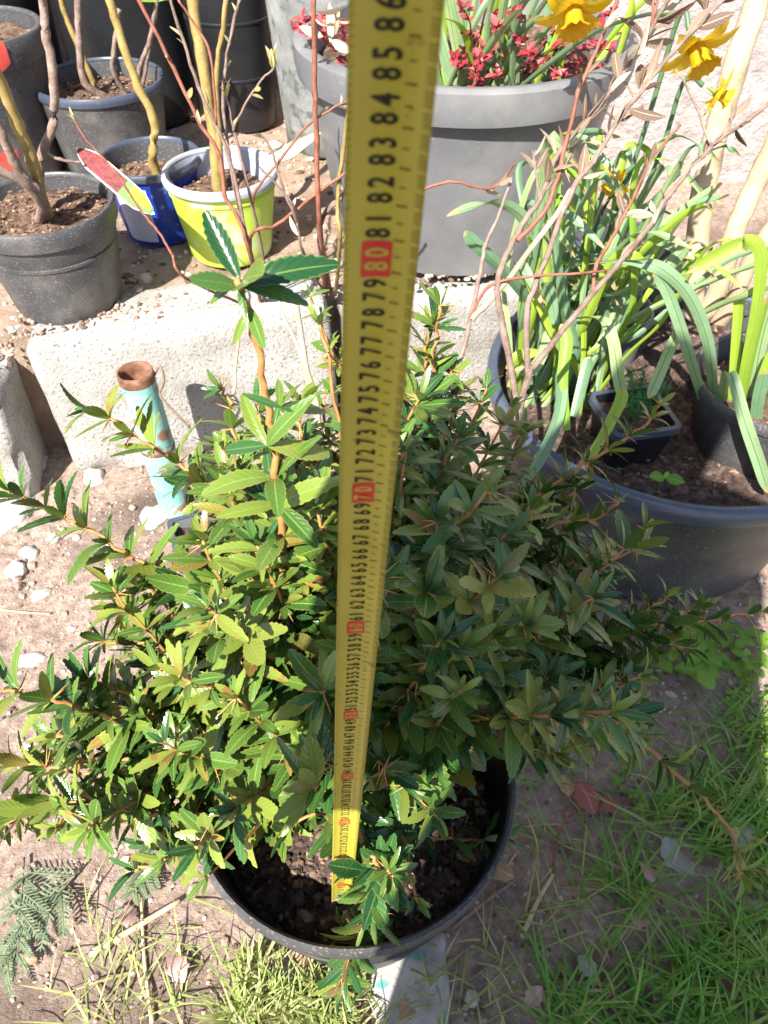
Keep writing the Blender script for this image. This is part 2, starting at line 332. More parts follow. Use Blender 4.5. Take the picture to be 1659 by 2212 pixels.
# ------------------------------------------------------------------ concrete blocks
def block(u0, u1, v0, v1, zt, tilt, lbl, seed, zb=-.03):
    m = MB(); nu, nv, nz = 26, 10, 14
    L_, D_, H_ = u1-u0, v1-v0, zt-zb
    idx = {}; vs_ = []; fs = []
    def vid(i, j, k):
        if (i, j, k) in idx: return idx[i, j, k]
        p = Vector((i/nu*L_, j/nv*D_, k/nz*H_))
        c = Vector((L_/2, D_/2, H_/2)); q = p-c
        # worn arrises
        ex = [min(1, (abs(q[a])/(c[a]))) for a in range(3)]
        near = sorted(ex)[1]
        wear = max(0, (near-.86)/.14)**2
        nz1 = noise.noise(p*22+Vector((seed, 0, 0)))
        p -= q.normalized()*wear*(.010+.018*max(0, nz1+.1))
        p += Vector((noise.noise(p*14+Vector((seed, 5, 1))), noise.noise(p*14+Vector((seed, 9, 4))), noise.noise(p*14+Vector((seed, 2, 7)))))*.0035
        if k < nz*.35:
            br = max(0, noise.noise(Vector((p.x*11+seed, p.z*9, 3)))+.15)*(1-k/(nz*.35))
            p.y += br*.05
        idx[i, j, k] = len(vs_); vs_.append(p); return idx[i, j, k]
    for i in range(nu):
        for j in range(nv):
            fs.append((vid(i,j,nz), vid(i+1,j,nz), vid(i+1,j+1,nz), vid(i,j+1,nz)))
            fs.append((vid(i,j,0), vid(i,j+1,0), vid(i+1,j+1,0), vid(i+1,j,0)))
        for k in range(nz):
            fs.append((vid(i,0,k), vid(i+1,0,k), vid(i+1,0,k+1), vid(i,0,k+1)))
            fs.append((vid(i+1,nv,k), vid(i,nv,k), vid(i,nv,k+1), vid(i+1,nv,k+1)))
    for j in range(nv):
        for k in range(nz):
            fs.append((vid(0,j+1,k), vid(0,j,k), vid(0,j,k+1), vid(0,j+1,k+1)))
            fs.append((vid(nu,j,k), vid(nu,j+1,k), vid(nu,j+1,k+1), vid(nu,j,k+1)))
    m.add(vs_, fs)
    o = m.build('concrete_block', MT['concrete']); autosm(o, 50)
    p = T0+TU*u0+TV*v0
    o.matrix_world = Matrix.Translation((p.x, p.y, zb)) @ Matrix.Rotation(TA+R(tilt[0]), 4, 'Z') @ Matrix.Rotation(R(tilt[1]), 4, 'Y') @ Matrix.Rotation(R(tilt[2]), 4, 'X')
    return tag(o, lbl, 'concrete block', 'concrete blocks edging the raised bed')
block(.045, .60, -.03, .13, .305, (0, -1.5, -3), 'pale grey concrete block behind the turquoise pipe', 3)
block(-.42, -.03, -.05, .11, .255, (-5, 2, -4), 'concrete block cut off by the left edge, left of the dark gap', 8)
block(.62, 1.12, -.02, .12, .285, (2, 1, -2), 'concrete block under the big grey tub, mostly hidden by the tape', 15)

# ------------------------------------------------------------------ pots
def soil_disc(parent, r, z, m_, amp=.012, seed=0, crumbs=120, cm='crumb', tilt=(0, 0)):
    m = MB(); n = 44; rings = 16
    def hz(x, y): return z+amp*fbm(x*14+seed, y*14)+amp*.6*fbm(x*45+seed, y*45, 2)+tilt[0]*x+tilt[1]*y
    vs_ = [Vector((0, 0, hz(0, 0)))]
    for i in range(1, rings+1):
        for k in range(n):
            a = 2*math.pi*k/n; q = r*i/rings
            x, y = q*math.cos(a), q*math.sin(a); vs_.append(Vector((x, y, hz(x, y)-(.004 if i == rings else 0))))
    fs = [(0, 1+k, 1+(k+1) % n) for k in range(n)]
    for i in range(rings-1):
        for k in range(n): fs.append((1+i*n+k, 1+(i+1)*n+k, 1+(i+1)*n+(k+1) % n, 1+i*n+(k+1) % n))
    m.add(vs_, fs); s = m.build('soil', MT[m_], parent)
    if crumbs:
        m = MB()
        for _ in range(crumbs):
            q = r*.96*math.sqrt(random.random()); a = U(0, 6.283); x, y = q*math.cos(a), q*math.sin(a)
            if cm == 'chip':
                lump(m, (x, y, hz(x, y)+.001), U(.0012, .004), (U(1, 2.4), 1, .6))
            else: lump(m, (x, y, hz(x, y)+.001), U(.0015, .0055))
        c = m.build('soil_crumbs', MT[cm], s, smooth=False); c['kind'] = 'stuff'
    return s
_t = (1+5**.5)/2
ICO_V = [Vector(p).normalized() for p in [(-1,_t,0),(1,_t,0),(-1,-_t,0),(1,-_t,0),(0,-1,_t),(0,1,_t),(0,-1,-_t),(0,1,-_t),(_t,0,-1),(_t,0,1),(-_t,0,-1),(-_t,0,1)]]
ICO_F = [(0,11,5),(0,5,1),(0,1,7),(0,7,10),(0,10,11),(1,5,9),(5,11,4),(11,10,2),(10,7,6),(7,1,8),(3,9,4),(3,4,2),(3,2,6),(3,6,8),(3,8,9),(4,9,5),(2,4,11),(6,2,10),(8,6,7),(9,8,1)]
def lump(m, p, r, sc3=None):
    rot = Matrix.Rotation(U(0, 6.28), 3, 'Z') @ Matrix.Rotation(U(-.6, .6), 3, 'X')
    s3 = sc3 or (U(.8, 1.4), U(.7, 1.1), U(.5, .9)); p = Vector(p)
    m.add([p+rot @ Vector((v.x*s3[0], v.y*s3[1], v.z*s3[2]))*r*U(.75, 1.2) for v in ICO_V], ICO_F)

def pot(name, lbl, c, z0, H, rt, rb, body, rim=None, rimh=.02, lip=.008, soil=.8, soilmat='potsoil', inner=None, n=72, grooves=(), wob=.006, crumbs=120, cm='chip', amp=.012, group=None, cat='plant pot', lean=(0, 0), seed=1, tilt=(0, 0)):
    t = thing(name, lbl, cat, group, (c[0], c[1], z0)); t.rotation_euler = (R(lean[0]), R(lean[1]), 0)
    th = .004; rimm = rim or body
    pr = [(0, .0), (rb*.96, .0), (rb, .006)]
    for k in range(1, 9):
        f = k/8; rr = rb+(rt-rb)*f
        z = .006+(H-rimh-.006)*f
        pr.append((rr, z))
    for gzz in grooves:
        rr = rb+(rt-rb)*gzz; z = H*gzz
        pr += [(rr+.0005, z-.004), (rr+.003, z-.002), (rr+.003, z+.002), (rr+.0005, z+.004)]
    pr[3:] = sorted(pr[3:], key=lambda q: q[1])
    m = MB(); m.lathe(pr, n, wob=wob); b = m.build('body', MT[body], t); autosm(b, 40)
    zi = .01
    m = MB(); m.lathe([(rt-th, H-.004), (rt-th-.002, H-rimh), (rb+(rt-rb)*.5-th, H*.5), (rb-th, zi), (0, zi)], n, wob=wob)
    iw = m.build('inner_wall', MT[inner or body], t); autosm(iw, 40)
    m = MB(); m.lathe([(rt-th-.0005, H-.006), (rt-th, H-.001), (rt-th*.3, H+.002), (rt+lip*.6, H+.0015), (rt+lip, H-.003), (rt+lip*1.05, H-rimh*.55), (rt+lip*.85, H-rimh), (rt+.0006, H-rimh-.002), (rt-.001, H-rimh*.7)], n, wob=wob, closed=True)
    r_ = m.build('rim', MT[rimm], t); autosm(r_, 50)
    if soil:
        rs = rb+(rt-rb)*soil-th-.001
        soil_disc(t, rs, H*soil, soilmat, amp, seed*3.7, crumbs, cm, tilt)
    return t
# the shrub's own pot
SP = Vector((-.033, .36, 0))
pot('plant_pot', 'large black pot holding the spiny green shrub and the tape end', SP, 0, .30, .172, .125, 'blackpl', 'charpl', .016, .004, .745, 'darksoil', crumbs=1700, cm='crumb', amp=.01, seed=2, grooves=(.55,))
# raised bed, left to right
pot('plant_pot', 'charcoal pot on the concrete block at the left edge', (-.60, 1.305), TZ+.004, .185, .122, .098, 'charpl', None, .03, .006, .9, crumbs=500, seed=3, grooves=(.62,))
pb = pot('plant_pot', 'small pot with a blue and lilac printed outside', (-.475, 1.585), TZ, .155, .098, .078, 'blue_pot', 'bluerim', .012, .006, .72, inner='charpl', crumbs=260, seed=4)
m = MB()
n_ = 14; vs_ = []; fs = []
for k in range(n_+1):
    a = R(228)+R(46)*k/n_
    for z in (.012, .128): rr = .078+(.098-.078)*(z/.155)+.0012; vs_.append((rr*math.cos(a), rr*math.sin(a), z))
for k in range(n_): fs.append((2*k, 2*k+2, 2*k+3, 2*k+1))
m.add(vs_, fs); m.build('printed_panel', MT['lilac'], pb)
pot('plant_pot', 'lime green pot with a grey rim and thick olive cane', (-.318, 1.50), TZ, .165, .106, .083, 'green_pot', 'palerim', .014, .007, .74, inner='palerim', crumbs=240, seed=5, grooves=(.82,))
pot('plant_pot', 'black pot with several grey stems, behind the blue printed pot', (-.645, 1.90), TZ, .20, .14, .115, 'charpl', 'bluerim', .016, .006, .82, crumbs=300, seed=6)
pr_ = pot('plant_pot', 'tall charcoal pot with a red mark on its rim, top left corner', (-.905, 1.86), TZ, .31, .165, .13, 'charpl', None, .05, .008, .9, crumbs=200, seed=7)
m = MB(); vs_ = []; fs = []
for k in range(13):
    a = R(-88)+R(50)*k/12
    for (rr, z) in ((.1738, .268+.006*math.sin(k*1.7)), (.1755, .302), (.171, .3135-.003*math.sin(k*2.1))): vs_.append((rr*math.cos(a), rr*math.sin(a), z))
for k in range(12):
    for q in range(2): fs.append((3*k+q, 3*k+3+q, 3*k+4+q, 3*k+1+q))
m.add(vs_, fs); m.build('red_mark', MT['red'], pr_)
m = MB(); vs_ = []; fs = []
for k in range(9):
    a = R(-75)+R(24)*k/8
    for z in (.05+.01*math.sin(k), .17+.012*math.cos(k*2)): rr = .13+.035*(z/.31)+.0015; vs_.append((rr*math.cos(a), rr*math.sin(a), z))
for k in range(8): fs.append((2*k, 2*k+2, 2*k+3, 2*k+1))
m.add(vs_, fs); m.build('red_smear', MT['red'], pr_)
pot('plant_pot', 'tall black pot in the back row behind the olive stem', (-.66, 2.26), TZ, .40, .17, .15, 'blackpl', None, .03, .006, .9, crumbs=0, seed=8)
pot('plant_pot', 'tall black pot in the back row behind the leftmost grey stems', (-1.02, 2.27), TZ, .40, .17, .15, 'blackpl', None, .03, .006, .9, crumbs=0, seed=18)
pot('plant_pot', 'narrow black pot in the back row left of the weathered planter', (-.385, 2.20), TZ, .42, .115, .095, 'blackpl', None, .03, .006, .9, crumbs=0, seed=9, grooves=(.3, .6))
pot('planter', 'weathered grey cylindrical planter left of the big grey tub', (-.125, 2.07), TZ, .46, .155, .125, 'weather', None, .03, .003, .9, crumbs=0, seed=10, wob=.012, cat='planter')
# big grey tub
tub = pot('garden_tub', 'big smooth grey tub with wide lip holding the red shrub', (.15, 1.625), TZ, .365, .295, .245, 'greypl', None, .055, .022, .86, crumbs=300, seed=11, wob=.02, cat='tub', tilt=(0, 0))
# large tub on the ground at right
BT = Vector((.505, 1.065, 0))
pot('garden_tub', 'large blue-black tub at the right, crowded with small pots', BT, 0, .30, .312, .262, 'charpl', 'bluerim', .03, .014, .78, 'darksoil', crumbs=700, cm='chip', seed=12, wob=.01, cat='tub', amp=.02, inner='charpl')
pot('plant_pot', 'charcoal pot of daffodil bulbs standing inside the right tub', (.625, .975), .225, .135, .128, .1, 'charpl', None, .016, .005, .72, crumbs=300, seed=13)
pot('plant_pot', 'small grey pot of dry soil at the back of the right tub', (.41, 1.215), .20, .14, .073, .06, 'greypl', None, .012, .003, .85, crumbs=200, seed=14)
# square nursery pots
def sqpot(lbl, c, z0, H, a, b, rot, matn, soil=.8):
    t = thing('square_pot', lbl, 'plant pot', None, (c[0], c[1], z0)); t.rotation_euler = (0, 0, R(rot))
    def ring(hw, z, rc=.18):
        o = []
        for q in range(4):
            cx = hw*(1-rc)*(1 if q in (0, 3) else -1); cy = hw*(1-rc)*(1 if q in (0, 1) else -1)
            for k in range(5):
                an = R(90*q+90*k/4); o.append((cx+hw*rc*math.cos(an), cy+hw*rc*math.sin(an), z))
        return o
    def skin(rings, close=False):
        m = MB(); vs_ = []; fs = []; n = 20
        for r_ in rings: vs_ += ring(*r_)
        for i in range(len(rings)-1 + (1 if close else 0)):
            j = (i+1) % len(rings)
            for k in range(n): fs.append((i*n+k, i*n+(k+1) % n, j*n+(k+1) % n, j*n+k))
        m.add(vs_, fs); return m
    m = skin([(b*.1, 0), (b, 0), (b, .004), (a, H-.012)]); autosm(m.build('body', MT[matn], t), 40)
    m = skin([(a-.003, H-.002), (a-.004, H-.02), (b-.003, .006), (b*.1, .006)]); autosm(m.build('inner_wall', MT[matn], t), 40)
    m = skin([(a-.003, H-.004), (a-.003, H), (a+.005, H), (a+.005, H-.012), (a+.0005, H-.013)], True); autosm(m.build('rim', MT['bluerim'], t), 40)
    m = MB(); q = a*.93; nn = 12
    m.add([(-q+2*q*i/nn, -q+2*q*j/nn, H*soil+.006*noise.noise(Vector((i*.7, j*.7, c[0]*9)))) for j in range(nn+1) for i in range(nn+1)], [(j*(nn+1)+i, j*(nn+1)+i+1, (j+1)*(nn+1)+i+1, (j+1)*(nn+1)+i) for j in range(nn) for i in range(nn)])
    m.build('soil', MT['darksoil'], t)
    return t
SQ = Vector((.40, .955, .215))
sqpot('small square black pot of a feathery seedling in the right tub', SQ, .215, .10, .052, .04, 12, 'blackpl')
sqpot('dark rectangular container behind the right tub, beside the pale trunks', (.47, 1.40), .0, .36, .085, .07, 8, 'charpl', .85)
sqpot('small grey square pot half hidden behind the shrub, right of the pipe', (-.30, .86), .0, .12, .055, .042, 20, 'greypl', .8)

# ------------------------------------------------------------------ pipe with wire
pp = thing('rusty_pipe', 'flaking turquoise steel pipe standing upright by the concrete block', 'pipe', None, (-.412, 1.045, 0))
pp.rotation_euler = (R(-2), R(-1.5), 0)
m = MB(); m.lathe([(.0305, -.03), (.0305, .06), (.031, .15), (.0303, .25), (.0305, .308), (.030, .312)], 32, wob=.015); m.build('tube', MT['pipe'], pp)
m = MB(); m.lathe([(.0306, .296), (.0309, .31), (.0300, .3165), (.0272, .3165), (.0268, .30), (.0265, .10)], 32, wob=.015); m.build('rusty_end', MT['rust'], pp)
m = MB(); m.lathe([(.0309, .148), (.0322, .150), (.0322, .155), (.0309, .157)], 32, wob=.01); m.build('weld_ring', MT['rust'], pp)
m = MB(); m.tube(smooth_path([(.028, .01, .30), (.045, 0, .325), (.048, -.006, .30), (.036, -.012, .275), (.052, -.02, .25), (.078, -.028, .215)]), .0022, 6); m.build('wire', MT['wire'], pp)

# ------------------------------------------------------------------ measuring tape
TP0 = Vector((-.047, .255, .196)); TP86 = Vector((.0025, .1915, 1.0545))
TD = (TP86-TP0).normalized(); TW = Vector((1, .04, 0)); TW = (TW-TD*TW.dot(TD)).normalized(); TN = TW.cross(TD)   # TN points to the camera side
if TN.y > 0: TN = -TN
W_ = .0204
def TP(s, u, off=0.0):     # s in metres along the tape, u in -0.5..0.5
    arc = .0030*(u*2)**2
    bow = .004*math.sin(max(0, min(1, s/.95))*math.pi)
    return TP0+TD*s+TW*(u*W_)+TN*(arc+off-bow*.0)
tape = thing('measuring_tape', 'yellow measuring tape stretched upright in front of the shrub', 'tape measure', None, TP0)
def tb(m, name, mt, sm=False):
    m.v = [tuple(Vector(p)-TP0) for p in m.v]; return m.build(name, MT[mt], tape, smooth=sm)
m = MB(); NS, NU = 120, 14; vs_ = []; fs = []
S1 = 1.03
for i in range(NS+1):
    for k in range(NU+1): vs_.append(TP(.022+(S1-.022)*i/NS, k/NU-.5, 0))
for i in range(NS+1):
    for k in range(NU+1): vs_.append(TP(.022+(S1-.022)*i/NS, k/NU-.5, -.00025))
q = (NS+1)*(NU+1)
for i in range(NS):
    for k in range(NU):
        a, b = i*(NU+1)+k, (i+1)*(NU+1)+k
        fs += [(a, a+1, b+1, b), (q+a, q+b, q+b+1, q+a+1)]
    a, b = i*(NU+1), (i+1)*(NU+1); fs += [(a, b, q+b, q+a), (a+NU, q+a+NU, q+b+NU, b+NU)]
m.add(vs_, fs); tb(m, 'blade', 'tape', True)
m = MB()
for k, (s0, s1) in enumerate(((-.004, .0),)):
    vs_ = []
    for s in (.030, .048):
        for u in range(9): vs_.append(TP(s, u/8-.5, .0007))
    m.add(vs_, [(u, u+1, u+10, u+9) for u in range(8)])
vs_ = [TP(.030, u/8-.5, .0007) for u in range(9)]+[TP(.027, u/8-.5, -.012) for u in range(9)]
m.add(vs_, [(u, u+1, u+10, u+9) for u in range(8)])
m.add([TP(.038, 0, 0)+TW*.006*math.cos(a)+TN*.001 + TD*(.004+.003*math.sin(a)) for a in [k*.785 for k in range(8)]], [tuple(range(8))])
tb(m, 'end_hook', 'metal')
# printing
gl = {}
for d in '0123456789':
    cu = bpy.data.curves.new('g', 'FONT'); cu.body = d; cu.size = 1; cu.offset = .022; cu.resolution_u = 3; cu.align_x = 'CENTER'
    o = bpy.data.objects.new('g', cu); col.objects.link(o)
    dg = bpy.context.evaluated_depsgraph_get(); me = bpy.data.meshes.new_from_object(o.evaluated_get(dg))
    xs = [v.co.x for v in me.vertices]; ys = [v.co.y for v in me.vertices]
    cxm = (min(xs)+max(xs))/2 if d != '1' else (min(xs)+max(xs))/2
    gl[d] = ([((v.co.x-cxm), (v.co.y-min(ys))/(max(ys)-min(ys))) for v in me.vertices], [tuple(p.vertices) for p in me.polygons])
    bpy.data.objects.remove(o); bpy.data.curves.remove(cu); bpy.data.meshes.remove(me)
UR, UH = .115, .335        # right foot of the digits and their height across the tape
for nmb in range(3, 96):
    txt = str(nmb); ten = nmb % 10 == 0; s = nmb/100
    m = MB(); adv = .0043
    for k, d in enumerate(txt):
        off = (k-(len(txt)-1)/2)*adv
        vs_ = [TP(s+off+x*.0058, UR-y*UH, .00035 if ten else .00022) for x, y in gl[d][0]]
        m.add(vs_, gl[d][1])
    if ten:
        mm = MB(); vs_ = []
        for a in [-.0056, -.0052, .0052, .0056]:
            for k in range(7):
                sh = .02 if abs(a) > .0054 else 0
                u = (UR-UH-.035+sh)+(UH+.07-2*sh)*k/6
                vs_.append(TP(s+a, u, .00022))
        mm.add(vs_, [(r_*7+k, r_*7+k+1, r_*7+k+8, r_*7+k+7) for r_ in range(3) for k in range(6)])
        tb(mm, 'number_box', 'redprint'); tb(m, 'number', 'tape')
    else: tb(m, 'number', 'black')
m = MB()
for mm_ in range(20, 960):
    s = mm_/1000+.006; hw = .00014
    if mm_ % 10 == 0: u0, u1, hw = .165, .30, .00028
    elif mm_ % 5 == 0: u0, u1, hw = .185, .27, .0002
    else: u0, u1 = .385, .495
    vs_ = [TP(s-hw, u0, .0002), TP(s-hw, u1, .0002), TP(s+hw, u1, .0002), TP(s+hw, u0, .0002)]
    m.add(vs_, [(0, 1, 2, 3)])
    if mm_ % 10 == 0 or mm_ % 2 == 0:
        m.add([TP(s-.0001, -.495, .0002), TP(s-.0001, -.42, .0002), TP(s+.0001, -.42, .0002), TP(s+.0001, -.495, .0002)], [(0, 1, 2, 3)])
MT['tick'] = mat('faint_tick_print', [(.3, (.16,.11,.01)), (.7, (.22,.15,.012))], 30, .45, 0)
tk = tb(m, 'tick_marks', 'tick'); tk['kind'] = 'stuff'

# ------------------------------------------------------------------ the spiny shrub
def spiny_leaf(L=1.0, W=.30, teeth=7, bend=.18, fold=.12, twist=0.0, seed=0, low=False):
    rnd = random.Random(seed); m = MB(); n = teeth*2
    vs_ = []; uv = []; nc = 3 if low else 5
    def wd(t): return W*.5*(max(0, math.sin(math.pi*min(1, .03+t*.955)))**.72)*(.92+.16*t)
    for i in range(n+1):
        t = i/n; w = max(wd(t), .003 if 0 < i < n else .004)
        if 0 < i < n and i % 2 == 1: we = w+.007+.007*rnd.random(); te = t+.022
        else: we = w*.95; te = t
        z = -bend*t*t; tw = twist*t
        zl = fold*w*2-.25*W*(w/W)**2
        for sgn, ww, tt, vv in (((-1, we, te, 0), (0, 0, t, .5), (1, we, te, 1)) if low else ((-1, we, te, 0), (-1, w*.5, t, .25), (0, 0, t, .5), (1, w*.5, t, .75), (1, we, te, 1))):
            f = ww/max(w, .01)
            zz = z+fold*ww*1.2-.35*ww*f*.5
            x = sgn*ww
            vs_.append((x*math.cos(tw)-zz*0*math.sin(tw), tt*L, zz+x*math.sin(tw))); uv.append((t, vv))
    fs = []
    for i in range(n):
        for k in range(nc-1): a = i*nc+k; fs.append((a, a+1, a+nc+1, a+nc))
    m.add(vs_, fs, uv); return m
LV = [spiny_leaf(1, w, t, b, f, tw, s) for s, (w, t, b, f, tw) in enumerate([(.30, 9, .22, .3, .15), (.27, 10, .34, .4, -.3), (.33, 8, .12, .25, .4), (.26, 10, .42, .35, .0), (.31, 9, .02, .5, -.2), (.35, 8, .26, .2, .3), (.25, 10, .18, .45, -.5), (.30, 9, .5, .3, .25)])]
LVY = [spiny_leaf(1, w, t, b, f, tw, s+50) for s, (w, t, b, f, tw) in enumerate([(.31, 10, .28, .3, .2), (.28, 10, .14, .35, -.25), (.34, 9, .4, .25, .2), (.42, 8, .12, .3, .0)])]
_w = [(.29, 7, .22, .3, .15), (.26, 8, .34, .4, -.3), (.32, 7, .12, .25, .4), (.25, 8, .42, .35, .0), (.30, 7, .02, .5, -.2), (.34, 6, .26, .2, .3), (.24, 8, .18, .45, -.5), (.29, 7, .5, .3, .25)]
LVL = [spiny_leaf(1, w, t, b, f, tw, s, True) for s, (w, t, b, f, tw) in enumerate(_w)]; LVYL = LVL[:4]
lv_mesh = [l.mesh('leaf', MT['leaf']) for l in LV]; lvy_mesh = [l.mesh('leaf', MT['young_sun_tint_leaf']) for l in LVY]

shrub = thing('barberry_shrub', 'spiny evergreen shrub with toothed glossy leaves filling the centre', 'shrub', None, (SP.x, SP.y, .2))
leaves = []     # (matrix, young or sun-tinted?, variant, scale)
spines = MB()
def whorl(p, d, n, ls, young=False, spread=None, gaps=0.0, up=.35):
    d = Vector(d).normalized(); a0 = U(0, 6.28); e1 = d.orthogonal().normalized(); e2 = d.cross(e1)
    for k in range(n):
        a = a0+6.283*k/n+U(-.35, .35); rad = e1*math.cos(a)+e2*math.sin(a)
        sp = spread if spread is not None else U(.75, 1.35)
        dd = (d*math.cos(sp)+rad*math.sin(sp)+Vector((0, 0, up*U(.2, 1)))).normalized()
        nn = (d*math.sin(sp)-rad*math.cos(sp)+Vector((0, -.15, .55)))+rv(.25)
        s = ls*1.06*U(.55, 1.18)
        M4 = frame(Vector(p)+rad*.0015, dd, nn) @ Matrix.Diagonal((s*U(.78, 1.18), s, s*U(.3, 1.5), 1))
        leaves.append((M4, young, s))
    # three-pronged spine
    if random.random() < .8:
        b0 = (e1*math.cos(a0+1)+e2*math.sin(a0+1)-d*.2).normalized()
        for q in (-1, 0, 1):
            dd = (b0+d.cross(b0)*q*.75+rv(.12)).normalized(); l_ = U(.010, .021)
            spines.tube([Vector(p), Vector(p)+dd*l_*.5, Vector(p)+dd*l_], [.0008, .0005, .00008], 4, False)
def branch(pts, r0, r1, step=.022, ls=.036, start=.35, n=(5, 7), young=0.0, tipn=5, sub=5, keep=None, up=.35):
    pts = smooth_path(pts, sub)
    pts = [p+rv(.0022) if 0 < i < len(pts)-1 else p for i, p in enumerate(pts)]
    L_ = [0]
    for a, b in zip(pts, pts[1:]): L_.append(L_[-1]+(b-a).length)
    tot = L_[-1]
    m = MB(); m.tube([p-Vector(shrub.location) for p in pts], [r0+(r1-r0)*l/tot for l in L_], 6)
    m.build('branch', MT['stem'], shrub)
    s = tot*start
    while s < tot:
        i = max(k for k in range(len(L_)) if L_[k] <= s); i = min(i, len(pts)-2)
        f = (s-L_[i])/max(1e-6, L_[i+1]-L_[i]); p = pts[i].lerp(pts[i+1], f); d = (pts[i+1]-pts[i]).normalized()
        q = s/tot
        if keep is None or keep(p):
            whorl(p, d, random.randint(*n), ls*(1.05-.3*max(0, q-.7)/.3), random.random() < young+ .25*(q > .85), up=up)
        s += step*U(.75, 1.3)
    if tipn: whorl(pts[-1], pts[-1]-pts[-2], tipn, ls*.62, random.random() < .6, spread=.5, up=up)
BASE = Vector((-.045, .375, .195))
def br(base, *tri, **k):
    b = BASE+Vector((base[0], base[1], 0))
    branch([b]+[A(*t) for t in tri], k.pop('r0', .0036), k.pop('r1', .0014), **k)
# the leading shoot, standing clear of the rest
br((0, 0), (690, 1560, .365), (618, 1330, .36), (603, 1120, .36), (590, 960, .368), (573, 850, .372), (553, 735, .374), (530, 650, .376), (517, 600, .378), r0=.0045, r1=.0021, step=.046, ls=.045, start=.36, n=(4, 6), young=1, tipn=0, keep=lambda p: PX(p)[1] > 1010)
top = A(517, 600, .378)
for (px, py, Y, s, yg) in [(440, 450, .40, .052, 0), (722, 527, .385, .060, 0), (412, 572, .36, .034, 0), (655, 612, .372, .045, 0), (590, 530, .40, .04, 0), (445, 640, .37, .026, 1), (545, 560, .34, .022, 1), (520, 660, .36, .024, 1), (440, 610, .385, .028, 0)]:
    tgt = A(px, py, Y); dd = tgt-top
    leaves.append((frame(top+Vector((0, 0, -.008*random.random())), dd, Vector((U(-.2, .2), -.5, .75))) @ Matrix.Scale(dd.length*.98, 4), bool(yg), s))
p1 = A(540, 665, .375)
for (px, py, Y) in [(505, 735, .36), (565, 745, .35)]:
    dd = A(px, py, Y)-p1; leaves.append((frame(p1, dd, (0, -.8, .4)) @ Matrix.Scale(dd.length, 4), True, .04))
for c_, tips in (((600, 1090), [(470, 1100), (480, 1020), (700, 1030), (685, 1180), (560, 1000), (640, 1010)]), ((578, 962), [(440, 985), (505, 860), (630, 1055), (745, 975), (620, 880)]), ((612, 1208), [(480, 1150), (560, 1120), (720, 1190), (500, 1290), (665, 1250), (700, 1240)]), ((604, 880), [(615, 800), (655, 795), (735, 885), (545, 845)])):
    q = A(c_[0], c_[1], .362)
    for (px, py) in tips:
        dd = A(px+U(-12, 12), py+U(-12, 12), .362+U(-.03, .03))-q; l_ = min(dd.length*U(.85, 1.02), U(.040, .052))
        leaves.append((frame(q, dd, Vector((U(-.7, .7), -.6, .7))) @ Matrix.Diagonal((l_*U(.66, .86), l_, l_*U(.8, 1.8), 1)), random.random() < .75, .045))
# named sprays read off the photograph
br((-.02, .02), (560, 1300, .42), (520, 1110, .46), (430, 1040, .48), (390, 1005, .49), (300, 950, .50), (238, 905, .51), (190, 885, .515), step=.024, ls=.040, start=.45, young=.7)
br((-.02, .02), (520, 1330, .40), (400, 1270, .43), (285, 1205, .45), (205, 1150, .46), (110, 1105, .465), (20, 1062, .47), step=.022, ls=.041, start=.4, young=.35)
br((-.03, 0), (560, 1500, .36), (430, 1480, .38), (330, 1400, .39), (225, 1385, .40), step=.024, ls=.036, start=.4)
br((-.03, -.01), (540, 1600, .33), (380, 1600, .32), (260, 1560, .31), (160, 1530, .30), (60, 1500, .30), (-20, 1480, .30), step=.023, ls=.040, start=.35, young=.5)
br((-.03, -.01), (560, 1690, .32), (400, 1690, .30), (300, 1700, .29), (200, 1730, .28), (90, 1740, .28), (0, 1790, .28), step=.022, ls=.036, start=.35, young=.6)
br((-.03, -.01), (600, 1640, .32), (450, 1640, .31), (330, 1640, .30), (170, 1640, .30), (40, 1650, .30), step=.022, ls=.037, start=.35, young=.4)
br((-.03, -.02), (560, 1750, .30), (470, 1790, .28), (400, 1830, .265), (330, 1868, .255), (290, 1880, .25), r0=.0028, step=.030, ls=.036, start=.45, n=(3, 5))
br((.0, -.03), (740, 1800, .29), (690, 1760, .28), (620, 1790, .27), r0=.0025, step=.026, ls=.03, start=.55)
br((.02, -.03), (770, 1760, .28), (785, 1830, .25), (815, 1870, .235), (806, 1960, .215), (772, 2035, .205), (748, 2085, .20), (735, 2150, .195), r0=.003, r1=.0011, step=.027, ls=.033, start=.35, n=(4, 6), up=.1)
for k in range(9):
    q = A(822+U(-40, 40), 1880+U(-20, 60), .235); whorl(q, (U(-.3, .3), -.5, .8), 2, .040)
br((.03, -.01), (880, 1800, .30), (990, 1812, .30), (1060, 1812, .305), (1098, 1812, .31), r0=.0025, step=.034, ls=.031, start=.42, n=(3, 5))
br((.02, -.02), (800, 1720, .31), (850, 1760, .30), (905, 1770, .295), r0=.0025, step=.024, ls=.034, start=.4)
br((.03, .02), (960, 1500, .40), (1080, 1320, .44), (1200, 1430, .45), (1290, 1525, .42), (1370, 1590, .39), (1440, 1655, .362), (1505, 1710, .338), (1575, 1790, .305), (1605, 1890, .262), r0=.004, r1=.0017, step=.036, ls=.037, start=.42, n=(3, 5))
for px, py, Y in ((1440, 1655, .362), (1575, 1790, .305), (1603, 1880, .266)): whorl(A(px, py, Y), (.5, -.5, -.1), 3, .032, True)
br((.03, .02), (980, 1450, .42), (1180, 1400, .47), (1340, 1372, .50), (1430, 1350, .51), (1540, 1338, .53), (1650, 1320, .54), r0=.004, step=.026, ls=.038, start=.45, n=(4, 6))
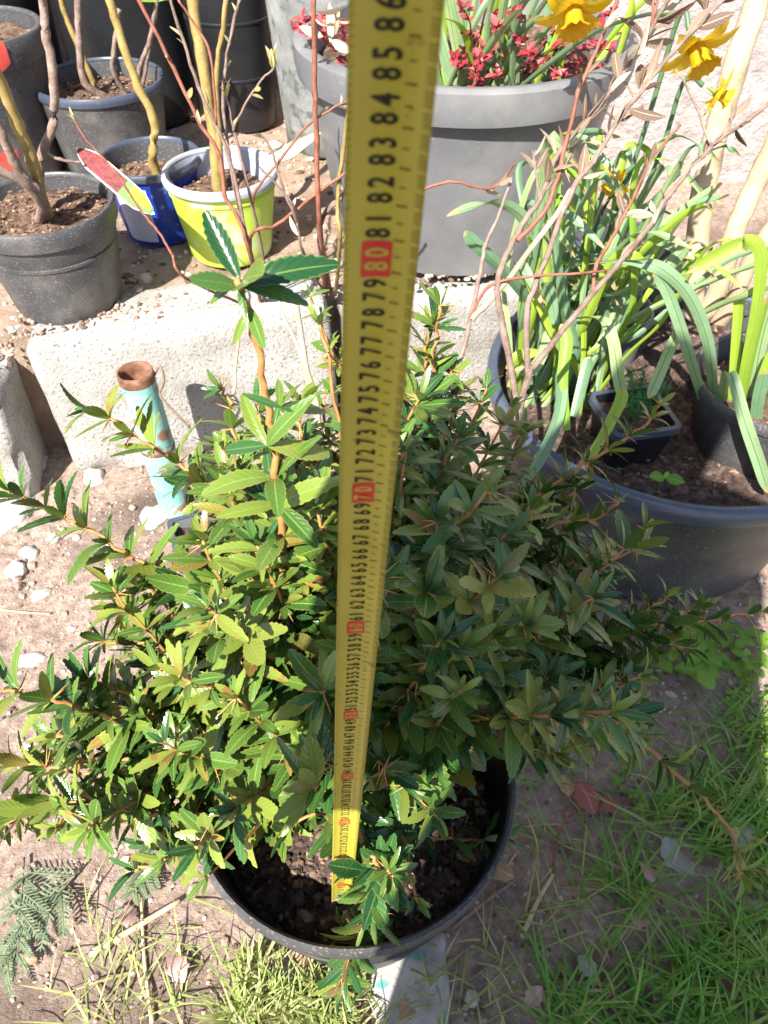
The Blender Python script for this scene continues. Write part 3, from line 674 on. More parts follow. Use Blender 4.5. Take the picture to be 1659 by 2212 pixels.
br((.03, .03), (900, 1350, .44), (980, 1220, .47), (1090, 1168, .49), (1200, 1132, .51), (1290, 1120, .52), (1335, 1085, .53), r0=.004, step=.024, ls=.037, start=.4, young=.15)
br((.03, .04), (960, 1300, .47), (1040, 1170, .52), (1150, 1080, .56), (1250, 1012, .59), (1330, 962, .61), (1385, 925, .62), (1425, 875, .63), r0=.004, step=.027, ls=.035, start=.45, young=.35)
br((.02, .05), (880, 1200, .52), (900, 1000, .56), (925, 880, .57), (940, 760, .58), (950, 660, .585), r0=.0035, step=.026, ls=.034, start=.45)
br((.02, .05), (950, 1250, .52), (1000, 1080, .57), (1020, 930, .59), (1050, 840, .60), r0=.003, step=.030, ls=.030, start=.5)
br((-.01, .05), (760, 1200, .50), (755, 1000, .54), (745, 840, .56), (700, 720, .57), (672, 640, .575), r0=.003, step=.030, ls=.022, start=.55, n=(3, 5), young=.8)
br((-.01, .05), (770, 1200, .50), (740, 980, .53), (715, 800, .55), (690, 700, .56), r0=.003, step=.032, ls=.022, start=.6, n=(3, 5), young=.8)
br((-.01, .04), (600, 1300, .45), (530, 1050, .50), (505, 930, .52), (495, 870, .525), (480, 840, .53), r0=.003, step=.026, ls=.031, start=.55, young=.6)
br((.0, .04), (680, 1200, .46), (670, 1000, .50), (640, 900, .52), r0=.003, step=.024, ls=.036, start=.5, young=.7)
br((.0, .0), (780, 1500, .35), (720, 1300, .36), (700, 1150, .37), (690, 1060, .38), r0=.003, step=.024, ls=.042, start=.45, young=.5)
br((.01, -.01), (830, 1560, .33), (900, 1400, .34), (945, 1405, .33), (960, 1380, .33), r0=.003, step=.024, ls=.046, start=.5, young=.1)
br((-.01, -.01), (700, 1600, .32), (640, 1480, .33), (620, 1340, .34), r0=.003, step=.024, ls=.045, start=.5)
br((.03, .01), (1000, 1560, .38), (1150, 1500, .42), (1260, 1480, .44), (1372, 1505, .44), r0=.003, step=.024, ls=.040, start=.45)
for tri in ([(900, 1150, .52), (905, 950, .56), (915, 800, .58), (930, 700, .59)], [(980, 1150, .52), (960, 980, .56), (985, 860, .58), (975, 800, .59)], [(1000, 1200, .52), (1080, 1060, .56), (1110, 980, .58), (1130, 930, .59)], [(940, 1200, .50), (920, 1060, .54), (890, 960, .56), (880, 880, .57)],
            [(1050, 1250, .50), (1160, 1130, .55), (1230, 1070, .57), (1270, 1050, .58)], [(760, 1150, .50), (720, 980, .54), (700, 900, .56), (705, 850, .57)], [(640, 1150, .48), (590, 1000, .52), (560, 900, .54), (555, 870, .55)], [(560, 1250, .45), (480, 1120, .49), (440, 1060, .51), (400, 1050, .52)]):
    br((U(-.02, .03), U(.02, .05)), *tri, r0=.0032, step=.023, ls=U(.031, .036), start=.45, young=.5 if tri[0][0] < 800 else .2)  # more of the paler leaves at left, sunlight put into their colour
for tri in ([(1150, 1450, .45), (1280, 1400, .48), (1360, 1340, .50), (1440, 1290, .52)], [(1150, 1450, .45), (1300, 1380, .48), (1400, 1380, .50), (1490, 1400, .51)], [(1100, 1480, .42), (1250, 1430, .46), (1330, 1440, .47), (1400, 1450, .48)], [(1080, 1520, .40), (1200, 1500, .43), (1310, 1540, .44), (1370, 1620, .44)], [(1040, 1560, .38), (1130, 1560, .40), (1220, 1570, .41), (1290, 1600, .42)], [(1180, 1440, .45), (1320, 1360, .49), (1440, 1345, .52), (1520, 1310, .53)]):
    br((U(.01, .04), U(-.01, .03)), *tri, r0=.0032, step=.022, ls=U(.034, .040), start=.5, young=.15)
for tri in ([(560, 1600, .33), (400, 1560, .33), (280, 1500, .33), (190, 1470, .33)], [(560, 1680, .31), (380, 1660, .30), (220, 1670, .29), (100, 1660, .29)], [(540, 1700, .31), (400, 1730, .29), (280, 1770, .28), (190, 1800, .27)], [(560, 1640, .32), (430, 1600, .32), (300, 1620, .31), (120, 1590, .30)], [(560, 1400, .39), (430, 1330, .42), (330, 1270, .43), (260, 1250, .44)], [(560, 1500, .36), (420, 1420, .39), (300, 1330, .42), (240, 1310, .43)]):
    br((U(-.04, -.01), U(-.02, .02)), *tri, r0=.003, step=.022, ls=U(.034, .039), start=.42, young=.5)
# the many shorter side branches that make the bulk
def openwin(p):
    x, y, zc = PX(p)
    if 455 < x < 740 and 1765 < y < 2090: return False
    if 960 < x < 1120 and 1590 < y < 2000: return False
    if y > 1950: return False
    if 1120 < x and y > 1660: return False
    if y > 1700 and x > 860: return random.random() < .4
    if x < 400 and 1040 < y < 1080: return False
    if x < 230 and 1180 < y < 1420: return False
    return True
cnt = 0; tries = 0
while cnt < 150 and tries < 3000:
    tries += 1
    a = U(0, 6.283); el = U(-.25, 1.45)
    q_ = U(.72, 1.12); tip = Vector((-.01+q_*.35*math.cos(a)*math.cos(el), .400+q_*.23*math.sin(a)*math.cos(el), .425+q_*.275*math.sin(el)))
    x, y, zc = PX(tip)
    if not openwin(tip) or x > 1390 or x < 60: continue
    if y < 1130 and not (450 < x < 1250): continue
    b = BASE+Vector((U(-.03, .03), U(-.03, .04), 0))
    mid = b.lerp(tip, .55)+Vector((0, 0, .05))+rv(.025)
    dark = x > 800
    branch([b, b.lerp(mid, .5)+rv(.012), mid, tip], .0027, .0011, step=.021, ls=U(.033, .043), start=.38, n=(5, 7), young=.75 if x < 760 else .25, sub=5, keep=openwin)  # paler leaf share raised at left to paint in the sunlit side
    cnt += 1
# keep the front leaves single, fold the hidden ones into one part
def before_tape(M4):
    for q in (.25, .5, .75, 1):
        p = M4 @ Vector((0, q, 0)); x, y, zc = PX(p)
        if p.y < .27 and y < 1770 and abs(x-(855-110*y/1940)) < 75: return True
    return False
leaves = [l for l in leaves if not before_tape(l[0])]
sloc = Vector(shrub.location); cells = {}; sc_l = []
for i, (M4, yg, s) in enumerate(leaves):
    c = M4 @ Vector((0, .5, 0)); x, y, zc = PX(c)
    sc_l.append((x, y, zc)); cells.setdefault((int(x/45), int(y/45)), []).append((zc, i))
rank = {}
for k, l in cells.items():
    for q, (zc, i) in enumerate(sorted(l)): rank[i] = q
def score(i):
    x, y, zc = sc_l[i]
    if not (-60 < x < 1720 and 200 < y < 2270): return -1
    size = (leaves[i][0] @ Vector((0, 1, 0))-leaves[i][0] @ Vector((0, 0, 0))).length/zc
    return size/(1+rank[i]*.8)
order = sorted(range(len(leaves)), key=score, reverse=True)
single = set(order[:300]); bulk = {0: MB(), 1: MB()}
inv = Matrix.Translation(-sloc)
for i, (M4, yg, s) in enumerate(leaves):
    v = random.randrange(4 if yg else 8)
    if yg and random.random() < .25 and leaves[i][2] < .03: v = 3
    if i in single:
        link('leaf', (lvy_mesh if yg else lv_mesh)[v], shrub, inv @ M4)
    else:
        src = (LVYL if yg else LVL)[v]; MM = inv @ M4
        bulk[int(yg)].add([MM @ Vector(p) for p in src.v], src.f, src.uv)
b0 = bulk[0].build('foliage', MT['leaf'], shrub); b0['kind'] = 'stuff'
b1 = bulk[1].build('young_sun_tint_foliage', MT['young_sun_tint_leaf'], shrub); b1['kind'] = 'stuff'
spines.v = [tuple(Vector(p)-sloc) for p in spines.v]
s_ = spines.build('spines', MT['spine'], shrub); s_['kind'] = 'stuff'
# two small red buds/leaves low on the left
def plain_leaf(L=1, W=.3, bend=.2, fold=.2, curl=0.0, n=6):
    m = MB(); vs_ = []; uv = []
    for i in range(n+1):
        t = i/n; w = W*.5*math.sin(math.pi*min(1, t*.97+.015))**.8
        for sx, vv in ((-1, 0), (0, .5), (1, 1)):
            vs_.append((sx*w*(1-curl*.4), t*L, -bend*t*t+fold*abs(sx)*w+curl*.3*math.sin(t*5)*abs(sx)*w)); uv.append((t, vv))
    m.add(vs_, [(i*3+k, i*3+k+1, i*3+k+4, i*3+k+3) for i in range(n) for k in range(2)], uv); return m
PL = [plain_leaf(1, .32, .2, .3), plain_leaf(1, .26, .35, .5, .6), plain_leaf(1, .38, .05, .25, .3)]

# ------------------------------------------------------------------ bare and budding stems
def stems(name, lbl, cat, lines, mt, loc, leafm=None, leafspots=(), group=None, rn=7, nodes_=True):
    t = thing(name, lbl, cat, group, loc); L0 = Vector(loc)
    for pts, r0, r1, *mm in lines:
        P_ = smooth_path([p if isinstance(p, Vector) else A(*p) for p in pts], 5)
        m = MB(); n = len(P_)
        rad = [(r0+(r1-r0)*i/(n-1))*(1+(.22 if nodes_ and i % 5 == 0 else 0)*random.random()+(U(-.05, .05) if r0 > .006 else 0)) for i in range(n)]
        m.tube([p-L0+(rv(min(r0*.35, .0012)*(1 if nodes_ else 1.2)) if 0 < i < n-1 else Vector()) for i, p in enumerate(P_)], rad, rn)
        m.build('stem', MT[mm[0] if mm else mt], t)
    if leafm:
        ms = [l.mesh('leaf', MT[leafm]) for l in PL]
        for (p, d, nrm, s) in leafspots:
            link('leaf', random.choice(ms), t, Matrix.Translation(-L0) @ frame(p, d, nrm) @ Matrix.Scale(s, 4))
    return t
def bud_spots(lines, frac=(.3, 1), n=8, s=(.012, .026), along=.8):
    o = []
    for pts, *_ in lines:
        P_ = smooth_path([p if isinstance(p, Vector) else A(*p) for p in pts], 6)
        for _k in range(n):
            i = int(U(*frac)*(len(P_)-2)); p = P_[i]; d = (P_[i+1]-p).normalized()
            o.append((p, d*along+rv(.7), rv(1), U(*s)))
    return o
# shrub in the pot at the left edge
b5 = Vector((-.60, 1.30, .46))
L5 = [([b5, (84, 373, 1.30), (93, 327, 1.295), (117, 257, 1.29), (112, 140, 1.30), (98, 70, 1.30), (91, -30, 1.30)], .0085, .006),
      ([b5+Vector((.01, 0, 0)), (93, 440, 1.27), (70, 350, 1.26), (37, 271, 1.25), (0, 177, 1.24), (-40, 80, 1.23)], .011, .008, 'olive'),
      ([b5+Vector((.01, -.01, 0)), (85, 420, 1.25), (56, 387, 1.24), (28, 345, 1.23), (0, 280, 1.22), (-30, 210, 1.22)], .0085, .007),
      ([b5+Vector((0, -.02, .01)), (90, 440, 1.23), (56, 397, 1.20), (0, 369, 1.18), (-50, 350, 1.17)], .009, .006),
      ([(93, 327, 1.29), (130, 345, 1.29), (175, 350, 1.30)], .003, .002)]
stems('potted_shrub', 'bare woody shrub with thick stems in the charcoal pot at left', 'shrub', L5, 'twig', (-.60, 1.30, .46))
# roots / bark litter hump round its base
Lb = [([A(238, -40, 1.60), A(238, 0, 1.60), A(266, 98, 1.59), A(299, 187, 1.585), A(334, 266, 1.58), A(329, 345, 1.58), Vector((-.462, 1.585, .40))][::-1], .0095, .007)]
stems('potted_cane', 'single kinked olive stem rising from the blue printed pot', 'shrub', Lb, 'olive', (-.462, 1.585, .41))
Lg = [([Vector((-.318, 1.50, .40)), A(471, 400, 1.50), A(460, 280, 1.51), A(434, 117, 1.52), A(415, 0, 1.53), A(405, -60, 1.53)], .0115, .009, 'olive'),
      ([Vector((-.315, 1.49, .41)), A(474, 299, 1.48), A(467, 163, 1.48), A(485, 37, 1.48), A(490, -50, 1.48)], .0055, .004)]
stems('potted_cane', 'thick yellowish cane with a thin companion in the lime green pot', 'shrub', Lg, 'olive', (-.318, 1.50, .41))
b2 = Vector((-.64, 1.90, .46))
Lk = [([b2, A(182, 177, 1.88), A(172, 90, 1.88), A(168, 0, 1.88), A(166, -60, 1.88)], .009, .007),
      ([b2+Vector((-.02, .02, 0)), A(161, 79, 1.92), A(135, 14, 1.92), A(125, -40, 1.92)], .007, .005, 'olive'),
      ([b2+Vector((.05, 0, 0)), A(245, 149, 1.88), A(252, 70, 1.88), A(258, 20, 1.88)], .006, .005),
      ([b2+Vector((.07, 0, 0)), A(303, 145, 1.87), A(322, 93, 1.87), A(336, 23, 1.87), A(345, -40, 1.87)], .006, .004),
      ([b2+Vector((.08, .01, 0)), A(320, 120, 1.90), A(332, 60, 1.90), A(340, 0, 1.90)], .004, .003)]
stems('potted_shrub', 'cluster of grey stems in the black pot behind the blue pot', 'shrub', Lk, 'twig', tuple(b2), 'clover', [(A(336, 5, 1.87), (U(-1, 1), U(-1, 1), .2), (0, -.5, 1), .035) for _ in range(6)])
# thin red and grey shoots in front of the pots, from a twiggy shrub between bank and shrub
base_t = Vector((-.235, 1.29, .295))
Lt = [([base_t, (541, 551, 1.15), (513, 470, 1.15), (485, 420, 1.16), (476, 336, 1.17), (434, 271, 1.18), (373, 145, 1.19), (299, 0, 1.20), (270, -60, 1.2)], .0034, .0024),
      ([base_t+Vector((.01, 0, 0)), (541, 551, 1.16), (504, 373, 1.17), (467, 271, 1.18), (429, 187, 1.19), (387, 61, 1.2), (365, -20, 1.2)], .0035, .002, 'twig'),
      ([base_t+Vector((.01, .01, 0)), (520, 470, 1.2), (495, 330, 1.2), (481, 210, 1.21), (495, 93, 1.21), (516, 0, 1.22), (522, -40, 1.22)], .003, .002, 'twig'),
      ([base_t+Vector((.02, .01, 0)), (545, 440, 1.2), (510, 300, 1.21), (504, 280, 1.21), (527, 233, 1.21), (560, 180, 1.21), (590, 149, 1.21)], .0026, .0014, 'twig'),
      ([(504, 280, 1.21), (495, 235, 1.21), (488, 205, 1.21)], .0018, .001, 'twig'),
      ([(467, 271, 1.18), (455, 120, 1.19), (425, 60, 1.2), (385, 0, 1.2)], .0022, .0014),
      ([(373, 551, 1.10), (341, 499, 1.11), (299, 448, 1.12), (252, 373, 1.13), (187, 303, 1.14), (161, 261, 1.145)], .0022, .0013),
      ([(373, 551, 1.10), (400, 600, 1.10), Vector((-.25, 1.28, .295))], .0022, .0024)]
stems('twiggy_shrub', 'thin red-brown budding shoots in front of the lime green pot', 'shrub', Lt, 'redtwig', tuple(base_t), 'budleaf',
      bud_spots(Lt[:4], (.45, 1), 3, (.012, .024))+[(A(590, 149, 1.21), (.2+U(-.3, .3), U(-.4, .4), 1), rv(1), U(.02, .034)) for _ in range(4)]+[(A(161, 261, 1.145), (-.2+U(-.4, .4), U(-.4, .4), .8), rv(1), U(.012, .022)) for _ in range(5)]+[(A(488, 215, 1.21), (U(-.3, .3), U(-.3, .3), 1), rv(1), U(.018, .03)) for _ in range(3)])
base_u = Vector((-.115, 1.33, .295))
Lu = [([base_u, (690, 480, 1.17), (683, 300, 1.17), (680, 150, 1.17), (678, -40, 1.17)], .0042, .0034, 'redtwig'),
      ([base_u+Vector((.01, .01, 0)), (690, 490, 1.19), (745, 415, 1.19), (752, 330, 1.19), (757, 180, 1.19), (770, 60, 1.19)], .0055, .003),
      ([base_u+Vector((.02, 0, 0)), (735, 520, 1.16), (728, 440, 1.165), (742, 330, 1.17), (757, 210, 1.17), (775, 90, 1.17)], .0038, .003, 'olive'),
      ([base_t, (540, 515, 1.15), (600, 485, 1.16), (680, 420, 1.16), (747, 373, 1.16), (800, 330, 1.16)], .0032, .0022, 'redtwig'),
      ([(545, 440, 1.2), (560, 400, 1.18), (610, 340, 1.18), (665, 270, 1.18), (735, 225, 1.18), (770, 205, 1.18)], .0022, .0014, 'redtwig'),
      ([base_u, (655, 545, 1.15), (640, 480, 1.15), (610, 400, 1.16), (585, 320, 1.17), (560, 290, 1.17)], .0026, .0014),
      ([(640, 480, 1.15), (625, 430, 1.15), (560, 360, 1.16)], .002, .0012)]
stems('twiggy_shrub', 'upright brown sticks and grey twigs just left of the tape', 'shrub', Lu, 'twig', tuple(base_u), 'silverleaf',
      bud_spots([Lu[1], Lu[4], Lu[5]], (.3, 1), 6, (.016, .036))+[(A(700+U(-20, 30), 40+U(-30, 60), 1.17), rv(1)+Vector((.4, 0, .3)), rv(1), U(.03, .05)) for _ in range(7)])
# pale stems between bank and shrub, left of the tape and right of it
Lw = [([(640, 640, .98), (655, 760, .95), (680, 860, .92), (690, 930, .9), (700, 1000, .88)][::-1], .005, .004), ([(520, 690, 1.0), (510, 780, .98), (505, 850, .96)][::-1], .0028, .002), ([(700, 1000, .88), (660, 800, .95), (620, 700, 1.0), (600, 640, 1.02)], .003, .0018)]
stems('dead_stem', 'bleached dry stems in front of the concrete block', 'dead stem', Lw, 'trunk', tuple(A(700, 1000, .88)))
# tall brown-leaved spray right of the tape
b7 = Vector((.17, .70, 0))
S = [([b7, (1090, 1040, .72), (1102, 978, .74), (1141, 815, .78), (1165, 778, .79), (1281, 633, .83), (1389, 507, .87), (1445, 420, .89), (1538, 317, .92), (1690, 205, .95)], .0055, .0022),
     ([(1141, 815, .78), (1137, 684, .81), (1155, 619, .83), (1183, 549, .85), (1239, 406, .88), (1281, 350, .90), (1356, 233, .93), (1440, 130, .95), (1561, 0, .98), (1600, -40, .98)], .004, .002),
     ([b7+Vector((-.02, 0, 0)), (960, 940, .74), (978, 852, .78), (1008, 722, .82), (1030, 624, .84), (1048, 535, .86), (1081, 457, .88), (1104, 383, .90)], .0042, .0015),
     ([(1120, 900, .76), (1090, 726, .80), (1074, 638, .83), (1081, 582, .84), (1118, 504, .86), (1165, 429, .88), (1211, 327, .90), (1305, 215, .93), (1351, 154, .95), (1407, 61, .97), (1460, -30, .98)], .0045, .002),
     ([(1118, 520, .85), (1180, 450, .87), (1210, 360, .89), (1250, 200, .92), (1286, 112, .94), (1333, 0, .96), (1345, -40, .97)], .003, .0018, 'redtwig'),
     ([(1281, 633, .83), (1290, 570, .855), (1330, 500, .88), (1372, 420, .9), (1410, 340, .91), (1470, 270, .93)], .0026, .0014, 'redtwig'),
     ([(1020, 690, .82), (1100, 600, .84), (1190, 480, .87), (1235, 410, .89)], .0036, .003, 'trunk'),
     ([(1012, 700, .825), (1050, 625, .835), (1120, 600, .83), (1250, 590, .83), (1310, 585, .84)], .002, .0014, 'redtwig'),
     ([(1389, 230, .93), (1340, 260, .93), (1300, 230, .93)], .0018, .0012), ([(1538, 317, .92), (1490, 200, .94), (1460, 150, .95)], .0018, .001),
     ([(880, 420, .88), (945, 398, .88), (985, 393, .88), (1050, 408, .89), (1085, 390, .90), (1112, 350, .90)], .0018, .0014, 'redtwig')]
for _ in range(9):
    i0 = random.choice([0, 1, 3]); q = S[i0][0]; k = random.randint(len(q)//2, len(q)-2); a_ = q[k]; px, py, Y = a_; an = U(-2.4, -.5); l = U(60, 170)
    S.append(([a_, (px+l*.5*math.cos(an), py+l*.5*math.sin(an), Y+.01), (px+l*math.cos(an), py+l*math.sin(an), Y+.03)], .0018, .0009, random.choice(['twig', 'redtwig'])))
sp7 = bud_spots(S[11:], (.4, 1), 4, (.016, .03))+bud_spots([S[0]], (.55, 1), 14, (.018, .034))+bud_spots([S[1], S[3]], (.5, 1), 24, (.02, .048))+bud_spots([S[4], S[5]], (.4, 1), 9, (.018, .036))+bud_spots([S[10]], (.6, 1), 5, (.02, .03))
stems('budding_shrub', 'slanting brown stems with dry unfolding leaves right of the tape', 'shrub', S, 'twig', tuple(b7), 'dryleaf', sp7)
# second, small one: pale bud tufts
# pale smooth trunks, top right
Lr = [([Vector((.57, 1.37, -.02)), A(1490, 720, 1.36), A(1497, 640, 1.36), A(1506, 542, 1.37), A(1522, 400, 1.38), A(1572, 200, 1.40), A(1636, 0, 1.42), A(1665, -90, 1.43)], .026, .018),
      ([A(1497, 700, 1.36), A(1545, 640, 1.34), A(1582, 518, 1.35), A(1612, 440, 1.36), A(1668, 320, 1.37), A(1740, 150, 1.38)], .02, .017),
      ([A(1520, 740, 1.34), A(1582, 655, 1.31), A(1620, 565, 1.30), A(1672, 490, 1.30), A(1750, 400, 1.3)], .017, .014)]
stems('young_tree', 'smooth pale forked trunks at the right edge behind the tub', 'tree', Lr, 'trunk', (.57, 1.37, 0), rn=14, nodes_=False)

# ------------------------------------------------------------------ plant label
lab = thing('plant_label', 'pointed plastic plant label, red photo and yellow panel, stuck by the blue pot', 'plant label')
pa, pb_ = A(163, 318, 1.33), A(334, 464, 1.27); dd = (pb_-pa); Ln = dd.length; dd.normalize()
nn = Vector((.3, -.75, .6)); nn = (nn-dd*nn.dot(dd)).normalized(); xx = dd.cross(nn); lab.location = pa
def lpt(t, w, o=0.0): return dd*(t*Ln)+xx*w+nn*(o+.006*math.sin(t*3.14))
hw = .017
outl = [(0, 0), (.08, hw*.55), (.2, hw), (.5, hw), (.8, hw), (.93, hw*.5), (1, 0)]
def strip(t0, t1, sc_w, o, name, mt, lo=-1, hi=1):
    m = MB(); vs_ = []; n = 16
    def wid(t):
        for (a, wa), (b, wb) in zip(outl, outl[1:]):
            if a <= t <= b: return wa+(wb-wa)*(t-a)/(b-a)
        return 0
    for i in range(n+1):
        t = t0+(t1-t0)*i/n; w = wid(t)*sc_w
        vs_ += [lpt(t, lo*w, o), lpt(t, hi*w, o)]
    m.add(vs_, [(2*i, 2*i+2, 2*i+3, 2*i+1) for i in range(n)]); m.build(name, MT[mt], lab)
strip(0, 1, 1, 0, 'card', 'whitecard'); strip(0, 1, 1, -.0008, 'card_back', 'whitecard')
strip(.03, .60, .86, .0006, 'red_picture', 'tagred'); strip(.60, .97, .9, .0006, 'green_panel', 'taggreen'); strip(.68, .93, .45, .0011, 'yellow_panel', 'tagyellow', -1.6, .5)
# scrap of pale plastic on the bank, between pots and tub
m = MB(); c0 = A(640, 320, 1.62)
vs_ = [c0+Vector((x*.055+y*.02, y*.045, .012*math.sin(x*2+y)+.02*(x > 0)*x)) for y in (-1, -.3, .4, 1) for x in (-1, -.4, .3, 1)]
m.add(vs_, [(j*4+i, j*4+i+1, j*4+i+5, j*4+i+4) for j in range(3) for i in range(3)])
o = m.build('paper_scrap', MT['paper']); sm_ = o.modifiers.new('s', 'SOLIDIFY'); sm_.thickness = .002
tag(o, 'cream paper scrap lying behind the lime green pot', 'scrap')

# ------------------------------------------------------------------ red-leaved shrub in the big tub
rb_ = Vector((.17, 1.60, TZ+.31)); red = thing('red_shrub', 'small shrub with crimson leaf clusters in the big grey tub', 'shrub', None, rb_)
rl = plain_leaf(1, .55, .1, .25, 0, 4); rlm = rl.mesh('leaf', MT['redleaf']); rsp = []
tips = [(985, 60), (1000, 20), (1010, 110), (1040, 130), (1030, 170), (1060, 190), (1075, 160), (1090, 110), (1055, 95), (1130, 90), (1080, 60), (1110, 30), (1150, 45), (1020, 195), (1000, 150), (960+30, 130), (1140, 115), (1060, 30),
        (1230, 110), (1250, 140), (1270, 165), (1290, 100), (1245, 190), (1220, 170), (1300, 60), (1320, 30), (1270, 60), (1300, 150), (1180, 150), (1315, 110), (660, 60), (680, 70), (700, 85), (720, 110), (740, 95), (655, 40), (690, 40), (735, 130), (715, 60), (640, 62)]
for k, (px, py) in enumerate(tips):
    Y = U(1.36, 1.52); tip = A(px+U(-6, 6), py+U(-6, 6), Y)
    if tip.z < TZ+.32: tip.z = TZ+.33
    bb = rb_+Vector(((tip.x-rb_.x)*.45, U(-.05, .05), -.01))
    pth = smooth_path([bb, bb.lerp(tip, .5)+rv(.02)+Vector((0, 0, .03)), tip], 5)
    m = MB(); m.tube([p-rb_ for p in pth], [.0022-.0014*i/(len(pth)-1) for i in range(len(pth))], 5); m.build('branch', MT['redtwig'], red)
    for q in (len(pth)-1, len(pth)-2, len(pth)-4, len(pth)-6):
        for _ in range(random.randint(4, 6) if q > len(pth)-3 else 3):
            rsp.append((pth[q]+rv(.003), Vector((U(-1, 1), U(-1, .6), U(-.2, .9))), rv(.5)+Vector((0, -.5, .8)), U(.011, .02)))
random.shuffle(rsp); m = MB()
for k, (p, d, n_, s) in enumerate(rsp):
    M4 = frame(p-rb_, d, n_) @ Matrix.Scale(s, 4)
    if k < 290: link('leaf', rlm, red, M4)
    else: m.add([M4 @ Vector(v) for v in rl.v], rl.f, rl.uv)
o = m.build('foliage', MT['redleaf'], red); o['kind'] = 'stuff'

# ------------------------------------------------------------------ daffodils
def strap(pts, w, L0, parent, mt='daff', twist=0.0, name='leaf', side=None):
    P_ = smooth_path(pts, 8); n = len(P_); m = MB(); vs_ = []; uv = []
    for _ in range(4): P_ = [P_[0]]+[(P_[i-1]+P_[i]*2+P_[i+1])*.25 for i in range(1, n-1)]+[P_[-1]]
    for i, p in enumerate(P_):
        t = (P_[min(i+1, n-1)]-P_[max(i-1, 0)]).normalized()
        sd = side or Vector((1, 0, 0)); a = (sd-t*sd.dot(t))
        if a.length < .2: a = Vector((0, 1, .2)).cross(t)
        a.normalize(); b = t.cross(a); f = i/(n-1); an = twist*f
        x = a*math.cos(an)+b*math.sin(an); y = t.cross(x)
        ww = w*(.75+.35*math.sin(f*2.2))*(1-max(0, (f-.82)/.18)**2*.85)
        for k, vv in ((-1, 0), (-.5, .25), (0, .5), (.5, .75), (1, 1)):
            vs_.append(p-L0+x*(k*ww*.5)+y*(abs(k)*ww*.2)); uv.append((f, vv))
    m.add(vs_, [(i*5+k, i*5+k+1, i*5+k+6, i*5+k+5) for i in range(n-1) for k in range(4)], uv)
    return m.build(name, MT[mt], parent)
pet = MB(); vs_ = []; uv = []
for i in range(9):
    t = i/8; w = .5*math.sin(math.pi*(t*.90+.08))**.7*(1-.25*t)
    if i == 8: w = .02
    for k, vv in ((-1, 0), (-.5, .25), (0, .5), (.5, .75), (1, 1)): vs_.append((k*w*.62, t, .10*math.sin(t*3)+.12*abs(k)*w*(1 if i % 2 else .6)-.12*t*t)); uv.append((t, vv))
pet.add(vs_, [(i*5+k, i*5+k+1, i*5+k+6, i*5+k+5) for i in range(8) for k in range(4)], uv); petm = pet.mesh('petal', MT['petal'])
cor = MB(); vs_ = []; nC = 40
for i in range(9):
    t = i/8
    for k in range(nC):
        a = 6.283*k/nC; fr = 1+(t > .8)*.13*math.sin(k*6.283*9/nC)+(t > .95)*.1
        r_ = (.20+.10*t+.10*max(0, t-.7)/.3)*fr; vs_.append((r_*math.cos(a), r_*math.sin(a), t*.72+(t > .9)*.03*math.sin(k*2.3)))
cor.add(vs_, [(i*nC+k, i*nC+(k+1) % nC, (i+1)*nC+(k+1) % nC, (i+1)*nC+k) for i in range(8) for k in range(nC)])
for k in range(3): cor.tube([(.03*k-.03, 0, 0), (.04*k-.04, .01, .5)], .025, 5)
corm = cor.mesh('corona', MT['petal'])
tubm = MB(); tubm.lathe([(.03, -.45), (.06, -.3), (.09, -.1), (.19, .0)], 12); tubme = tubm.mesh('flower_tube', MT['daff2'])
def flower(parent, L0, p, axis, size, stem_pts):
    e = bpy.data.objects.new('flower', petm); col.objects.link(e); e.parent = parent
    ax = Vector(axis).normalized(); x = ax.orthogonal().normalized(); y = ax.cross(x)
    base = Matrix(((x.x, y.x, ax.x, 0), (x.y, y.y, ax.y, 0), (x.z, y.z, ax.z, 0), (0, 0, 0, 1)))
    B = Matrix.Translation(Vector(p)-L0) @ base @ Matrix.Scale(size, 4)
    # the first petal carries the flower node, others hang under it
    def pm(k): return Matrix.Rotation(6.283*k/6+U(-.1, .1), 4, 'Z') @ Matrix.Rotation(U(.0, .25), 4, 'X') @ Matrix.Translation((0, .15, (k % 2)*.03))
    e.data = corm; e.matrix_local = B
    for k in range(6): link('petal', petm, e, pm(k))
    link('flower_tube', tubme, e)
    m = MB(); P_ = smooth_path(stem_pts, 6); m.tube([q-L0 for q in P_], .0035, 8); m.build('flower_stem', MT['daff'], parent)
# clump in the big grey tub
d3 = Vector((.16, 1.50, TZ+.31)); D3 = thing('daffodil_clump', 'daffodils among the red shrub in the big grey tub', 'daffodils', None, d3)
for k in range(34):
    px = U(950, 1330) if k > 14 else U(945, 1110); bx = A(px, U(150, 215), 1.50); bx.z = TZ+.30
    tp = bx+Vector((U(-.09, .13), U(-.12, .1), U(.13, .30))); md = bx.lerp(tp, .55)+Vector((U(-.02, .02), U(-.02, .02), .03))
    strap([bx, md, tp], U(.009, .015), d3, D3, 'daff2' if k % 3 == 0 else 'daff', U(-.8, .8))
strap([A(1120, 195, 1.40), A(1200, 130, 1.36), A(1290, 70, 1.33), A(1400, 35, 1.30), A(1470, 30, 1.30)], .014, d3, D3, 'daff', .3)
strap([A(1040, 130, 1.42), A(1090, 60, 1.38), A(1130, 20, 1.36)], .018, d3, D3, 'daff', .5)
fp = A(1238, 15, 1.28); flower(D3, d3, fp, (0.05, -.62, -.55), .052, [d3+Vector((.12, .05, 0)), d3+Vector((.15, .02, .2)), fp+Vector((.01, .06, .05)), fp+Vector((0, .03, .025))])
